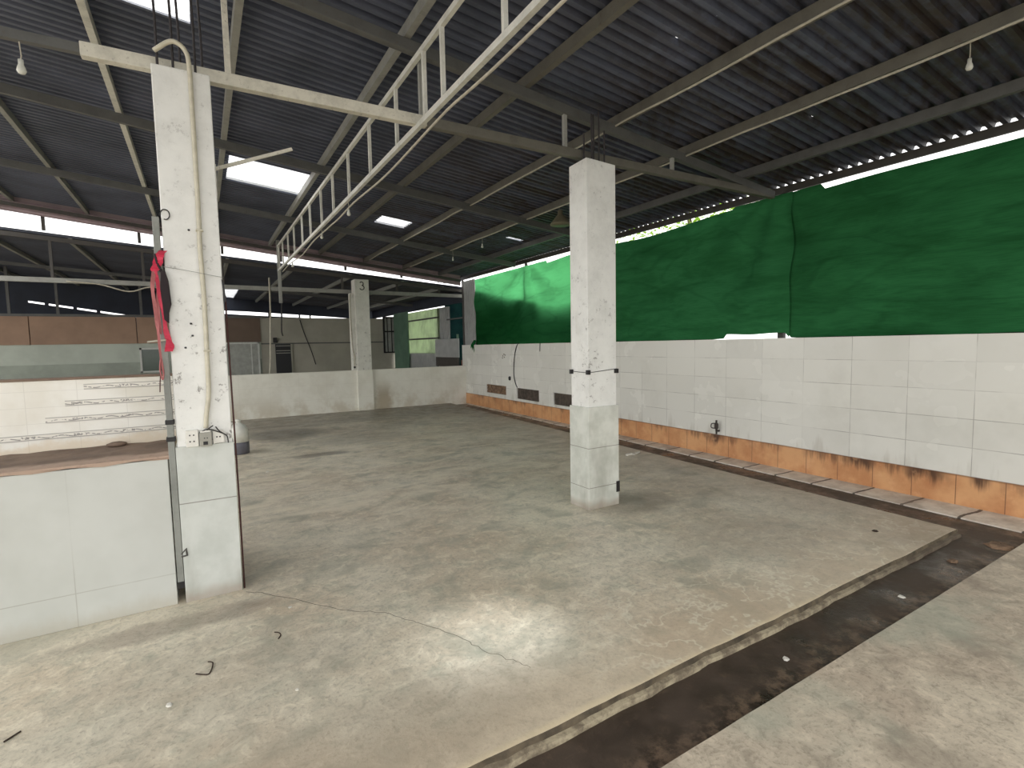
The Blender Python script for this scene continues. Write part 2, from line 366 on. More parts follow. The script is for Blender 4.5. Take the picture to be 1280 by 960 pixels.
M = dict(riser=plain('brown_riser', (104, 92, 74), .85, 0, .35, 9), 
    floor=floor_material(), apron=apron_material(), trench=trench_material(), edge=edge_material(), wtile=white_tile_wall(), otile=orange_tile(),
    col=painted_column('painted_concrete'), colb=painted_column('painted_concrete_back', (214, 213, 204)), clad=clad_tile('grey_white_cladding_tile', (204, 207, 202), (190, 194, 188), (.60,)),
    cladc=clad_tile('column_cladding_tile', (214, 216, 208), (190, 193, 184), (.20, .56)), low=low_wall_mat(), counter=counter_mat(), ctop=counter_top_mat(), deco=deco_wall_mat(), border=border_mat(),
    roof=roof_mat(), farroof=roof_mat('far_roof_sheet', .8), purlin=steel('grey_purlin_steel', (150, 150, 144), .3), purlind=steel('dark_purlin_steel', (104, 101, 92), .5), rafter=steel('dark_rafter_steel', (92, 92, 90), .4),
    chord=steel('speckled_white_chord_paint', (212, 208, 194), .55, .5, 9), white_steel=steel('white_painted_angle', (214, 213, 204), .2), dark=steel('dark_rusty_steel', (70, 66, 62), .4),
    kerb=None, rebar=plain('rebar_steel', (58, 54, 56), .7), pvc=plain('cream_pvc', (206, 200, 180), .4, 0, .08), post=steel('grey_post_paint', (138, 140, 134), .25), rust=plain('rust_red_pipe', (78, 46, 42), .7),
    black=plain('black_plastic', (26, 24, 26), .5), socket=plain('white_socket_plastic', (226, 224, 216), .4, 0, .05), socketg=plain('grey_socket_plastic', (160, 158, 148), .45, 0, .06),
    red=plain('crimson_ribbon', (206, 48, 78), .6), pink=plain('faded_pink_string', (176, 104, 104), .7), cloth=plain('dark_pouch_cloth', (44, 34, 38), .85),
    jugw=plain('milky_jug_plastic', (226, 226, 218), .35, 0, .05), jugl=plain('grey_jug_base', (108, 108, 118), .35, 0, .05), bulb=plain('white_bulb_glass', (214, 214, 204), .2), lampg=steel('lamp_shade_enamel', (110, 104, 84), .3), lampi=plain('lamp_inner_enamel', (212, 204, 176), .4),
    wire=plain('black_wire', (40, 38, 38), .6), cord=plain('pale_cord', (190, 184, 168), .7), brick=plain('exposed_brick', (150, 122, 98), .9, 0, .35, 14), slate=plain('dark_recess', (92, 82, 72), .9, 0, .3, 12),
    valve=plain('dark_valve_iron', (54, 46, 42), .6), fascia=see_through('pinkish_siding', (206, 190, 192), .0, .45), skylight=see_through('skylight_sheet', (240, 242, 244), .62), net=net_mat('green_net_lit', (46, 112, 66), (36, 92, 54), .4, (110, 215, 140)), netm=net_mat('green_net_shaded_middle', (56, 122, 76), (44, 102, 60), .86), netn=net_mat('green_net_shaded_near', (50, 112, 68), (38, 90, 52), .93), netd=net_mat('dark_green_net', (22, 46, 44), (14, 32, 34), .6),  # net copies: far one tuned to look lit, middle and near ones shaded
    tan=plain('tan_board', (168, 138, 116), .7, 0, .12, 1.2), tand=plain('brown_board', (110, 92, 78), .7, 0, .1, 1.2), pale=plain('pale_green_wall', (188, 196, 184), .6, 0, .08, 1.4), paled=plain('pale_green_dado', (160, 168, 156), .6, 0, .1, 2.),
    beige=plain('beige_wall', (176, 172, 158), .7, 0, .1, 1.1), frame=plain('white_frame_paint', (208, 210, 204), .5, 0, .06), pane=plain('dim_green_pane', (88, 102, 92), .2, 0, .1, 2), panel=plain('frosted_pane', (170, 172, 164), .4, 0, .12, 6),
    navy=plain('navy_cladding', (40, 46, 62), .6, 0, .2, 1.5), gsheet=plain('green_metal_sheet', (98, 132, 110), .5, 0, .12, 3), tsheet=see_through('translucent_green_sheet', (206, 220, 190), .12, .3), gray=plain('grey_board', (176, 178, 176), .6, 0, .1, 3),
    ground=plain('outdoor_ground', (150, 146, 136), .9, 0, .1, .8), outwall=plain('outdoor_render', (86, 92, 84), .9, 0, .15, 1.), leaf=see_through('sunlit_leaf', (150, 190, 70), 0., .5), bark=plain('tree_bark', (96, 80, 64), .9),
    twig=plain('dark_twig', (64, 50, 40), .8), scrap=plain('white_scrap', (226, 222, 212), .7), paint=plain('black_spray_paint', (58, 58, 54), .8, 0, .1, 40), door=plain('black_door_paint', (34, 34, 38), .5), brickc=plain('red_brown_brick', (128, 82, 66), .85, 0, .3, 9), crack=plain('crack_dirt', (76, 72, 62), .9))
def kerb_mat():
    m = NT('kerb_cement'); n = m.noise(7, 5, .7); j = m.joint(m.math('ADD', m.y, m.math('MULTIPLY', m.math('ADD', m.math('MULTIPLY', m.noise(5, 3), .06), m.math('MULTIPLY', m.x, .12)), 1.)), .425, 2.41, .026)
    col = m.mix(m.ramp(n, .35, .7), srgb(222, 212, 198), srgb(192, 180, 165)); col = m.mix(m.math('MULTIPLY', j, .9), col, srgb(58, 48, 40))
    col = m.mix(m.math('MULTIPLY', m.ramp(m.noise(3, 4), .52, .7), .4), col, srgb(130, 116, 102))
    return m.done(col, .6, n, .2, .004)
M['kerb'] = kerb_mat()

# ------------------------------------------------------------------ setting: floor, channel, walls
def xw(y): return 5.80 + .02 * (y - 1.4)            # inner face of the right wall
def xs(y): return 4.95 + .055 * (y - 1.56)          # right edge of the raised slab
def xk(y): return 5.42 + .05 * (y - 1.4)            # front of the kerb along the right wall

b = MB()
# slab with a crumbled front edge: fine strip of vertices along y ~ 1.56
nx = 150
def fe(i): 
    r = random.Random(i * 31 + 5); return 1.575 + (r.random() - .5) * .006 + .004 * math.sin(i * .35)
rows = [None, 1.75, 2.5, 5, 9, 12.42]
def fl(i, j):
    t = i / nx; y = fe(i) if j == 0 else rows[j]
    x = -7 + t * (xs(max(y, 1.56)) + 7); return (x, y, 0)
b.grid(nx, 5, fl)
b.grid(1, 1, lambda i, j: (-7 + i * (xs(12.42) + 7), 1.575 + j * 10.84, -.12))
ys = [1.575 + 10.845 * k / 20 for k in range(21)]
b.grid(20, 1, lambda i, j: (xs(ys[i]) - .0, ys[i], -.12 * j))
b.build('floor', M['floor']); fo = bpy.data.objects['floor']
tag(fo, 'raised grey-green concrete slab floor of the empty hall', 'floor', kind='structure')
# stepped edge of the slab
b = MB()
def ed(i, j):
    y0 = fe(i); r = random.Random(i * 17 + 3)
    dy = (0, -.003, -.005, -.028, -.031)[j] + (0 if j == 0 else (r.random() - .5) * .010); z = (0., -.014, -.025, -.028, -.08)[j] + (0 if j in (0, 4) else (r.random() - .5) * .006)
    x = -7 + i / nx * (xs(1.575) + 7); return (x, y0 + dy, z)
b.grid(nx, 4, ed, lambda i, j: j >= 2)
e = b.build('trim_1', M['edge']); MB().grid(nx, 2, ed).build('riser', M['riser'], e); tag(e, 'crumbled stepped concrete edge of the slab along the drain', 'slab edge', kind='structure')  # riser strip in a darker brown than the ledge
# crack across the slab from the left column
pts = [(303, .16, 3.53), (0, .30, 3.38), (0, .60, 2.97), (0, .80, 2.80), (0, .93, 2.60), (0, 1.06, 2.35), (0, 1.12, 2.15), (0, 1.2, 2.0), (0, 1.24, 1.93)]
b = MB(); cr = random.Random(4); path = []
for k in range(len(pts) - 1):
    for s in range(6):
        t = s / 6; x = pts[k][1] * (1 - t) + pts[k + 1][1] * t; y = pts[k][2] * (1 - t) + pts[k + 1][2] * t
        path.append((x + (cr.random() - .5) * .018, y + (cr.random() - .5) * .018))
for k in range(len(path) - 1):
    w = .0042 * (1 - .6 * k / len(path)); p, q = Vector((*path[k], .0008)), Vector((*path[k + 1], .0008)); d = (q - p).normalized(); n_ = Vector((-d.y, d.x, 0)) * w / 2
    i0 = len(b.v); b.v += [tuple(p - n_), tuple(q - n_), tuple(q + n_), tuple(p + n_)]; b.f.append((i0, i0 + 1, i0 + 2, i0 + 3))
cro = b.build('crack', M['crack'], fo)
# apron slab nearest the viewer
b = MB()
b.grid(80, 1, lambda i, j: (-7 + i / 80 * 12.55, (-5, 1.21 + (random.Random(i).random() - .5) * .002)[j], 0))
b.grid(80, 1, lambda i, j: (-7 + i / 80 * 12.55, 1.21 + (random.Random(i).random() - .5) * .002, -.12 * j))
ap = b.build('floor_2', M['apron']); tag(ap, 'brown-grey concrete apron on the near side of the drain', 'floor', kind='structure')
b = MB(); r_ = random.Random(9)
b.grid(60, 26, lambda i, j: (-7 + 13.2 * i / 60, -5 + 17.5 * j / 26, -.052 + (r_.random() - .5) * .006))
tr = b.build('drain_channel', M['trench'], smooth=True); tag(tr, 'dark damp drain channel running between the slabs and along the tiled wall', 'drain', kind='structure')
b = MB()
def kb(i, j):
    y = -5 + 17.4 * i / 60; x = (xk(y), xk(y) + .012, min(xw(y) + .02, 9))[j]; x = max(x, xk(y)); return (x, y, (-.07, -.042, -.030)[j])
b.grid(60, 2, kb)
k = b.build('trim_2', M['kerb']); tag(k, 'pale cement kerb blocks at the foot of the tiled wall', 'kerb', kind='structure')

# right wall: backing + white tile face with three broken-out openings + orange skirting
b = MB(); yb = -5; ye = 12.6
b.prism([(xw(yb) + .03, yb, -.12), (xw(ye) + .03, ye, -.12), (xw(ye) + .03, ye, 1.505), (xw(yb) + .03, yb, 1.505)], (.14, 0, 0))
rw = b.build('wall_right', M['low']); tag(rw, 'low white tiled wall under the green net', 'wall', kind='structure')
holes = [(10.22, 11.2, .34, .545), (8.83, 9.74, .30, .54), (7.6, 8.3, .30, .535)]
ysx = sorted({yb, ye} | {v for h in holes for v in h[:2]}); zsx = sorted({.245, 1.512} | {v for h in holes for v in h[2:]})
def inhole(y, z): return any(h[0] < y < h[1] and h[2] < z < h[3] for h in holes)
b = MB()
for i in range(len(ysx) - 1):
    for j in range(len(zsx) - 1):
        y0, y1, z0, z1 = ysx[i], ysx[i + 1], zsx[j], zsx[j + 1]
        if not inhole((y0 + y1) / 2, (z0 + z1) / 2):
            b.prism([(xw(y0), y0, z0), (xw(y1), y1, z0), (xw(y1), y1, z1), (xw(y0), y0, z1)], (.032, 0, 0))
b.build('white_tile_face', M['wtile'], rw)
for n_, (h, mm) in enumerate(zip(holes, ('brick', 'slate', 'slate'))):
    q = MB().prism([(xw(h[0]) + .026, h[0], h[2]), (xw(h[1]) + .026, h[1], h[2]), (xw(h[1]) + .026, h[1], h[3]), (xw(h[0]) + .026, h[0], h[3])], (.01, 0, 0)).build('bare_masonry', M[mm], rw)
    q['label'] = ('patch of bare pale brick', 'dark bare patch in the middle', 'dark bare patch beside the column')[n_]
# torn brick courses inside the first opening
b = MB()
for j in range(3):
    for i in range(4):
        y0 = 10.24 + i * .245 + (.1 if j % 2 else 0); b.prism([(xw(y0) + .012, y0, .345 + j * .067), (xw(y0) + .012, min(y0 + .225, 11.19), .345 + j * .067), (xw(y0) + .012, min(y0 + .225, 11.19), .4 + j * .067), (xw(y0) + .012, y0, .4 + j * .067)], (.016, 0, 0))
b.build('brick_courses', M['brick'], rw)
b = MB().prism([(xw(yb) - .008, yb, -.034), (xw(ye) - .008, ye, -.034), (xw(ye) - .008, ye, .245), (xw(yb) - .008, yb, .245)], (.036, 0, 0))
o = b.build('baseboard_right', M['otile']); tag(o, 'stained orange tile skirting at the foot of the right wall', 'skirting', kind='structure')

# low wall across the back
b = MB().box(-7, 6.02, 12.4, 12.56, -.1, .965)
o = b.build('wall_back', M['low']); tag(o, 'low cream wall across the back of the hall', 'wall', kind='structure')

# outdoor ground
b = MB().grid(2, 2, lambda i, j: (-60 + 60 * i, -60 + 60 * j, -.14))
o = b.build('ground', M['ground']); tag(o, 'bare ground around the shed', 'ground', kind='structure')

# ------------------------------------------------------------------ roofs
def zr(x): return 3.22 + .108 * (5.9 - x)           # underside of the rafters/purlins seat
def zs(x): return zr(x) + .10                       # low ribs of the sheet
PITCH = .1
def prof(y):
    f = (y / PITCH) % 1
    return .038 * (0 if f < .40 else (f - .40) / .12 if f < .52 else 1 if f < .88 else (1 - f) / .12)
def ribs(y0, y1):
    k0 = math.floor(y0 / PITCH); out = []
    k = k0
    while k * PITCH < y1:
        for f in (0, .40, .52, .88):
            y = (k + f) * PITCH
            if y0 <= y <= y1: out.append(y)
        k += 1
    return out
SKY = [(.44, 1.44, 7.42, 8.46), (-.54, .07, 3.62, 4.71), (2.70, 3.23, 8.58, 9.04), (4.86, 5.18, 8.1, 8.2)]
PIN = [(3.01, 2.335), (3.03, 2.655), (4.77, 2.34), (4.78, 2.655)]
XS = sorted({-3.4, -3, 6.055} | {v for s in SKY for v in s[:2]} | {round(p[0] + d, 3) for p in PIN for d in (0, .024)})
YS = ribs(-1.2, 13.)
YS = sorted(set(YS) | {v for s in SKY for v in s[2:]} | {round(p[1] + d, 3) for p in PIN for d in (0, .028)})
def cut(x, y): return any(s[0] < x < s[1] and s[2] < y < s[3] for s in SKY) or any(p[0] < x < p[0] + .024 and p[1] < y < p[1] + .028 for p in PIN)
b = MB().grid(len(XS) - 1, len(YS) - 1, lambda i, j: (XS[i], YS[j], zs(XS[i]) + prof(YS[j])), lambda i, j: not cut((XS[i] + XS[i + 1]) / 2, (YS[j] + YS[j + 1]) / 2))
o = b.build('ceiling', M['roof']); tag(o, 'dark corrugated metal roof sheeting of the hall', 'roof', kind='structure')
names = ['large bright skylight sheet over the middle of the hall, beside the ladder truss', 'bright skylight sheet in the roof above the left column', 'small dull skylight sheet in the roof right of the ladder truss', 'tiny skylight slot in the roof near the green net']
for s, l in zip(SKY, names):
    yy = [s[2] - .004] + [y for y in YS if s[2] <= y <= s[3]] + [s[3] + .004]
    b = MB().grid(1, len(yy) - 1, lambda i, j: ((s[0] - .004, s[1] + .004)[i], yy[j], zs((s[0] - .004, s[1] + .004)[i]) + prof(yy[j]) + .004))
    tag(b.build('skylight_panel', M['skylight']), l, 'skylight', 'skylight sheets in the roof')

# far roof behind the back wall
def zf(x): return 3.03 + .078 * (6.3 - x)
FS = [(.2, 1.15, 18., 21.9)]
fx = sorted({-9, 6.5} | {v for s in FS for v in s[:2]}); fy = ribs(12.75, 22.2)
b = MB().grid(len(fx) - 1, len(fy) - 1, lambda i, j: (fx[i], fy[j], zf(fx[i]) + prof(fy[j])), lambda i, j: not any(s[0] <= (fx[i] + fx[i + 1]) / 2 <= s[1] and s[2] < (fy[j] + fy[j + 1]) / 2 < s[3] for s in FS))
tag(b.build('ceiling_2', M['farroof']), 'lower corrugated roof of the annex beyond the back wall', 'roof', kind='structure')
s = FS[0]; yy = [y for y in fy if s[2] <= y <= s[3]]
b = MB().grid(1, len(yy) - 1, lambda i, j: (s[i], yy[j], zf(s[i]) + prof(yy[j]) + .004))
tag(b.build('skylight_panel', M['skylight']), 'long skylight strip in the annex roof seen right of the left column', 'skylight', 'skylight sheets in the roof')

# ------------------------------------------------------------------ roof steel of the hall
G = 'purlins of the hall roof'
PUR = [(6.02, 'dark eave purlin directly above the green net'), (5.3, 'grey purlin nearest to the green net under the hall roof'), (4.37, 'grey roof purlin carrying a wavy cable, third from the green net'), (3.42, 'grey roof purlin passing over the centre column'),
       (2.42, 'grey roof purlin just right of the ladder truss'), (1.40, 'grey roof purlin directly above the ladder truss'), (.355, 'grey roof purlin between the left column and the ladder truss'),
       (-.58, 'roof purlin coloured white for its lit side that runs behind the left column'), (-1.64, 'dim roof purlin left of the left column'), (-2.66, 'dim roof purlin at the far left of the view')]
def purlin(x, l):  # darker steel towards the right
    z = zr(x) + .055
    # a channel section: web with two lips
    b = MB().box(x - .025, x + .025, -1.1, 12.95, z - .045, z + .042)
    tag(b.build('purlin', M['white_steel' if -.7 < x < 0 else 'purlin' if x < 2 else 'purlind' if x < 5 else 'rafter']), l, 'roof beam', G)  # one purlin in white steel, painting in the skylight that falls on it
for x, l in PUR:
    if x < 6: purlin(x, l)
b = MB().box(6.01, 6.045, -1.1, 12.95, 3.22, zs(6.05) - .004)
tag(b.build('purlin', M['dark']), PUR[0][1], 'roof beam', G)

# rafters without chord
RAF = [(6.72, 'sloping dark rafter between the front truss and the back of the hall, nearer one'), (9.5, 'sloping dark rafter nearest the back of the hall')]
for y, l in RAF:
    b = MB().bar((-3.35, y, zr(-3.35) - .035), (5.84, y, zr(5.84) - .035), .05, .09)
    tag(b.build('rafter', M['rafter']), l, 'roof beam', 'plain rafters of the hall roof')
b = MB().bar((-3.35, 12.2, zr(-3.35) - .06), (5.84, 12.2, zr(5.84) - .06), .06, .06)
tag(b.build('rafter', M['dark']), 'dark rafter along the bright slit where the hall roof ends', 'roof beam', 'plain rafters of the hall roof')

b = MB(); FX = [-3.4, 0, 3, 5.9]
def fz(j): return (-.165, -.14, -.135, -.11, -.105, -.08, -.075, -.05, -.045, -.02, -.015, .01, .015, .04, .045, .097)[j]
b.grid(3, 15, lambda i, j: (FX[i], 12.32 + .018 * (j // 1 % 4 in (1, 2)), zr(FX[i]) + fz(j)))
tag(b.build('fascia_sheet', M['fascia'], solid=.002), 'pinkish see-through siding strip above the bright slit at the end of the hall roof', 'siding')

# front truss over the left and centre columns
t = thing('roof_truss', (0, 3.72, 3.1), 'long cross truss with speckled white bottom chord on the two front columns', 'roof truss')
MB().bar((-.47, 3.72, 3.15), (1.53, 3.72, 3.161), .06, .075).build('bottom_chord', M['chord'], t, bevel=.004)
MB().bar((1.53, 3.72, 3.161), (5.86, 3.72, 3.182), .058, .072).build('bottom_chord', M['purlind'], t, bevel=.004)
MB().bar((-3.35, 3.76, 3.17), (-.47, 3.76, 3.17), .04, .05).build('chord_extension', M['rafter'], t)
MB().bar((-3.35, 3.72, zr(-3.35) - .035), (5.86, 3.72, zr(5.86) - .035), .06, .08).build('top_chord', M['rafter'], t, bevel=.004)
for x in (-2.4, -1.07, .24, 1.5, 2.82, 4.16, 5.3):
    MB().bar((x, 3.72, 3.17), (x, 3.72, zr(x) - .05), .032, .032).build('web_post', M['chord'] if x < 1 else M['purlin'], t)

# ladder truss running into the depth
t = thing('ladder_truss', (1.46, 6.5, 3.1), 'white ladder-like truss running from the front to the back of the hall', 'roof truss')
MB().box(1.445, 1.475, -1, 11.6, 3.09, 3.13).build('bottom_chord', M['white_steel'], t)
MB().box(1.475, 1.50, -1, 11.6, 3.115, 3.13).build('bottom_flange', M['white_steel'], t)
MB().box(1.445, 1.475, -1, 11.6, 3.565, 3.605).build('top_chord', M['white_steel'], t)
for y in (-.9, .0, .85, 1.65, 2.43, 3.23, 3.55, 4.16, 4.93, 5.74, 6.5, 7.2, 8.0, 8.7, 9.5, 10.2, 10.9, 11.5):
    MB().box(1.447, 1.473, y - .014, y + .014, 3.12, 3.575).build('rung', M['white_steel'], t)
# loose cable slung under the ladder truss
pts = []
for k in range(90):
    y = -1 + 12.3 * k / 89; pts.append((1.50 + .012 * math.sin(y * 2.1), y, 3.075 - .045 * abs(math.sin(y * .85 + .4)) - .012 * math.sin(y * 3)))
tag(MB().tube(pts, .010, 6).build('slung_cable', M['cord'], smooth=True), 'pale cable slung in loops under the ladder truss', 'cable')
# hanging bulbs
def bulb(x, y, ztop, drop, l):
    t = thing('hanging_bulb', (x, y, ztop - drop), l, 'light bulb', 'bare bulbs hanging from the roof steel')
    MB().tube([(x, y, ztop), (x + .004, y, ztop - drop * .5), (x, y, ztop - drop + .05)], .003, 6).build('flex', M['cord'], t)
    MB().lathe((x, y, ztop - drop), [(.0, -.024), (.014, -.02), (.021, -.007), (.018, .010), (.012, .025), (.012, .05), (0, .05)], 12).build('globe', M['bulb'], t, smooth=True)
bulb(1.46, 5.80, 3.09, .14, 'bare bulb hanging midway along the ladder truss')
bulb(1.46, 7.25, 3.09, .12, 'bare bulb hanging under the ladder truss past its midpoint')
bulb(1.46, 9.8, 3.09, .14, 'bare bulb at the far end of the ladder truss')
bulb(4.37, 1.44, zr(4.37) + .01, .16, 'bare bulb hanging from the cabled purlin in the dark right part of the roof')
bulb(-.72, 3.72, 3.125, .14, 'bare bulb below the cross truss left of the left column')
bulb(4.37, 9.45, zr(4.37) + .01, .2, 'bare bulb hanging near the back corner by the green net')
bulb(4.37, 8.2, zr(4.37) + .01, .16, 'bare bulb hanging behind the centre column by the pendant lamp')
# cables clipped along purlins
for x, l in ((4.335, 'wavy cable clipped to the purlin above the pendant lamp'), (3.385, 'wavy cable clipped to the purlin over the centre column')):
    pts = [(x + .006 * math.sin(y * 5), y, zr(x) - .004 - .012 * abs(math.sin(y * 1.7 + x))) for y in [-.5 + 12.3 * k / 70 for k in range(71)]]
    tag(MB().tube(pts, .009, 6).build('clipped_cable', M['cord'], smooth=True), l, 'cable', 'cables clipped along the purlins')

# pendant lamp
lx, ly, lz = 4.38, 5.9, 3.14
t = thing('pendant_lamp', (lx, ly, lz), 'bell-shaped metal pendant lamp behind the centre column', 'lamp')
MB().lathe((lx, ly, lz), [(.14, 0), (.143, .012), (.125, .04), (.085, .09), (.05, .13), (.035, .15), (.035, .2), (0, .2)], 24).build('shade', M['lampg'], t, smooth=True)
MB().lathe((lx, ly, lz), [(.0, .07), (.06, .075), (.105, .05), (.136, .004), (.139, .001)], 24).build('reflector', M['lampi'], t, smooth=True)
MB().tube([(lx, ly, lz + .19), (lx - .01, ly, lz + .23), (lx - .01, ly, zr(4.37) + .02)], .007, 6).build('hook', M['dark'], t)

# steel posts outside the net
for y, l in ((3.72, 'dark eave post behind the green net at the end of the cross truss'), (9.5, 'eave post behind the far part of the green net'), (12.66, 'corner eave post at the far end of the green net')):
    tag(MB().box(6.105 if y > 5 else 6.06, 6.14 if y > 5 else 6.12, y - .035, y + .035, 1.4 if y < 12 else -.1, 3.24).build('eave_post', M['dark']), l, 'post', 'posts under the eave')

# ------------------------------------------------------------------ columns
# left column
t = thing('concrete_column', (0, 3.72, 0), 'big white column at the left with sockets and conduit', 'column', 'white columns of the hall')
x0, x1, y0, y1 = -.150, .135, 3.575, 3.86
sh = MB().box(x0, x1, y0, y1, 0, 3.10).build('shaft', M['col'], t, bevel=.006)
MB().box(x0 - .009, x1 + .007, y0 - .010, y1 + .008, 0, .94).build('tile_cladding', M['clad'], t, bevel=.003)
for x, y in ((x0 + .03, y0 + .06), (x0 + .105, y0 + .05), (x0 + .14, y0 + .2), (x1 - .07, y0 + .07), (x1 - .03, y1 - .05)):
    MB().tube([(x, y, 3.06), (x + .002, y, 3.4), (x - .004, y + .004, 3.72)], .007, 6).build('rebar', M['rebar'], t)
for x, z in ((-.04, 1.66), (-.036, 1.59), (.02, 1.50), (-.075, 1.52), (.035, 2.02), (-.02, 2.2)):
    MB().lathe((x, y0 - .002, z), [(0, -.006), (.006, -.004), (.006, .004), (0, .006)], 8).build('nail', M['black'], t)
# conduit
t = thing('conduit', (0, y0 - .02, 1.0), 'cream conduit pipe running down the front of the left column', 'pipe')
P = [(-.13, 3.6, 3.18), (-.06, y0 - .012, 3.225), (-.02, y0 - .018, 3.23), (.018, y0 - .018, 3.20), (.034, y0 - .018, 3.13), (.036, y0 - .018, 2.9), (.034, y0 - .018, 2.3), (.030, y0 - .018, 2.1), (.034, y0 - .018, 1.8), (.030, y0 - .018, 1.45), (.026, y0 - .018, 1.25), (.008, y0 - .018, 1.12), (.0, y0 - .016, 1.04)]
def smoothp(P, n=5):
    out = []
    for i in range(len(P) - 1):
        p0, p1, p2, p3 = (Vector(P[max(i - 1, 0)]), Vector(P[i]), Vector(P[i + 1]), Vector(P[min(i + 2, len(P) - 1)]))
        for k in range(n):
            u = k / n; out.append(.5 * ((2 * p1) + (p2 - p0) * u + (2 * p0 - 5 * p1 + 4 * p2 - p3) * u * u + (3 * p1 - p0 - 3 * p2 + p3) * u ** 3))
    return out + [Vector(P[-1])]
MB().tube(smoothp(P), .0125, 10).build('tube', M['pvc'], t, smooth=True)
for z in (2.2, 1.5): MB().box(.014, .052, y0 - .032, y0 - .0005, z - .005, z + .005).build('clip', M['pvc'], t, bevel=.003)
# sockets
G = 'sockets on the left column'
t = thing('wall_socket', (-.07, y0 - .012, .985), 'white double socket at the left edge of the column front', 'socket', G)
pl_ = MB().box(-.104, -.040, y0 - .024, y0 - .0005, .935, 1.035).build('plate', M['socket'], t, bevel=.004)
for z in (1.005, .968):
    for dx in (-.012, .008): MB().box(-.072 + dx - .0035, -.072 + dx + .0035, y0 - .0252, y0 - .02, z - .004, z + .004).build('hole', M['black'], pl_)
t = thing('wall_socket', (0, y0 - .02, .985), 'grey socket box with a black switch, between two white sockets', 'socket', G)
pl_ = MB().box(-.035, .028, y0 - .045, y0 - .0005, .936, 1.018).build('plate', M['socketg'], t, bevel=.004)
MB().box(-.018, .006, y0 - .0475, y0 - .04, .944, .964).build('switch', M['black'], pl_, bevel=.001)
for dx in (-.010, .004): MB().box(dx - .003, dx + .003, y0 - .0462, y0 - .04, .981, .987).build('hole', M['black'], pl_)
MB().box(-.030, .022, y0 - .040, y0 - .004, 1.015, 1.028).build('cap', M['socket'], t, bevel=.003)
t = thing('wall_socket', (.06, y0 - .012, .98), 'white single socket under loose black wires', 'socket', G)
pl_ = MB().prism([(.034, y0 - .0005, .942), (.092, y0 - .0005, .948), (.088, y0 - .0005, 1.02), (.034, y0 - .0005, 1.028)], (0, -.022, 0)).build('plate', M['socket'], t)
for dx in (-.006, .010): MB().box(.06 + dx - .004, .06 + dx + .004, y0 - .0242, y0 - .018, .978, .986).build('hole', M['black'], pl_)
t = thing('loose_wires', (.05, y0 - .03, 1.02), 'loose black wires over the sockets of the left column', 'wire')
for P in ([(-.034, y0 - .03, 1.015), (0, y0 - .042, 1.035), (.03, y0 - .04, 1.03), (.06, y0 - .034, 1.015), (.088, y0 - .03, 1.0), (.108, y0 - .025, .98), (.112, y0 - .022, .94)],
          [(.004, y0 - .04, 1.03), (.022, y0 - .045, 1.045), (.036, y0 - .03, 1.052)], [(.05, y0 - .025, 1.045), (.066, y0 - .03, 1.02), (.084, y0 - .028, 1.004)]):
    MB().tube(smoothp(P), .0035, 6).build('strand', M['wire'], t, smooth=True)
# steel post on the left side of the column with the white-lit flange
t = thing('steel_post', (-.185, 3.6, .1), 'grey steel post standing against the left side of the left column', 'post')
MB().box(-.194, -.161, 3.567, 3.61, .13, 2.26).build('upright', M['post'], t, bevel=.003)
MB().box(-.196, -.160, 3.565, 3.612, .095, .135).build('foot_cap', M['black'], t)
for z in (1.09, .99): MB().box(-.200, -.154, 3.560, 3.616, z - .013, z + .013).build('clamp', M['black'], t, bevel=.003)
MB().tube([(-.165, 3.57, .30), (-.14, 3.562, .33), (-.138, 3.56, .29), (-.165, 3.57, .285)], .006, 6).build('hasp', M['dark'], t)
# thin rust pipe on the right side
t = thing('rusty_pipe', (.150, 3.6, 0), 'thin rust-red pipe up the right edge of the left column', 'pipe')
MB().tube([(.153, 3.59, 0), (.153, 3.59, .6), (.149, 3.59, 1.2), (.145, 3.59, 1.83)], .005, 8).build('pipe_run', M['rust'], t, smooth=True)
MB().prism([(.130, 3.567, 1.93), (.142, 3.567, 1.90), (.148, 3.567, 1.80), (.138, 3.567, 1.78), (.134, 3.567, 1.85)], (0, .03, 0)).build('bracket', M['black'], t)
# wire loop and tie wire
pts = [(-.13 + .022 * math.cos(a), 3.565, 2.275 + .028 * math.sin(a)) for a in [k / 14 * 5.2 - 1.9 for k in range(15)]]
tag(MB().tube(pts, .003, 6).build('wire_loop', M['wire'], smooth=True), 'small wire loop at the top of the grey post', 'wire')
tag(MB().tube([(-.19, 3.566, 1.985), (-.1, 3.566, 1.975), (0, 3.535, 1.955), (.06, 3.545, 1.945), (.142, 3.566, 1.935)], .0013, 6).build('tie_wire', M['post']), 'thin tie wire stretched across the front of the left column', 'wire')
# loose stick sticking out to the right of the column
tag(MB().bar((.128, 3.8, 2.63), (.60, 3.80, 2.835), .014, .02).build('wooden_batten', M['chord']), 'thin pale batten jutting out from the right side of the left column', 'batten')
tag(MB().box(.1355, .146, 3.78, 3.82, 2.46, 2.66).build('batten_bracket', M['white_steel']), 'small white bracket on the right side of the left column', 'bracket')

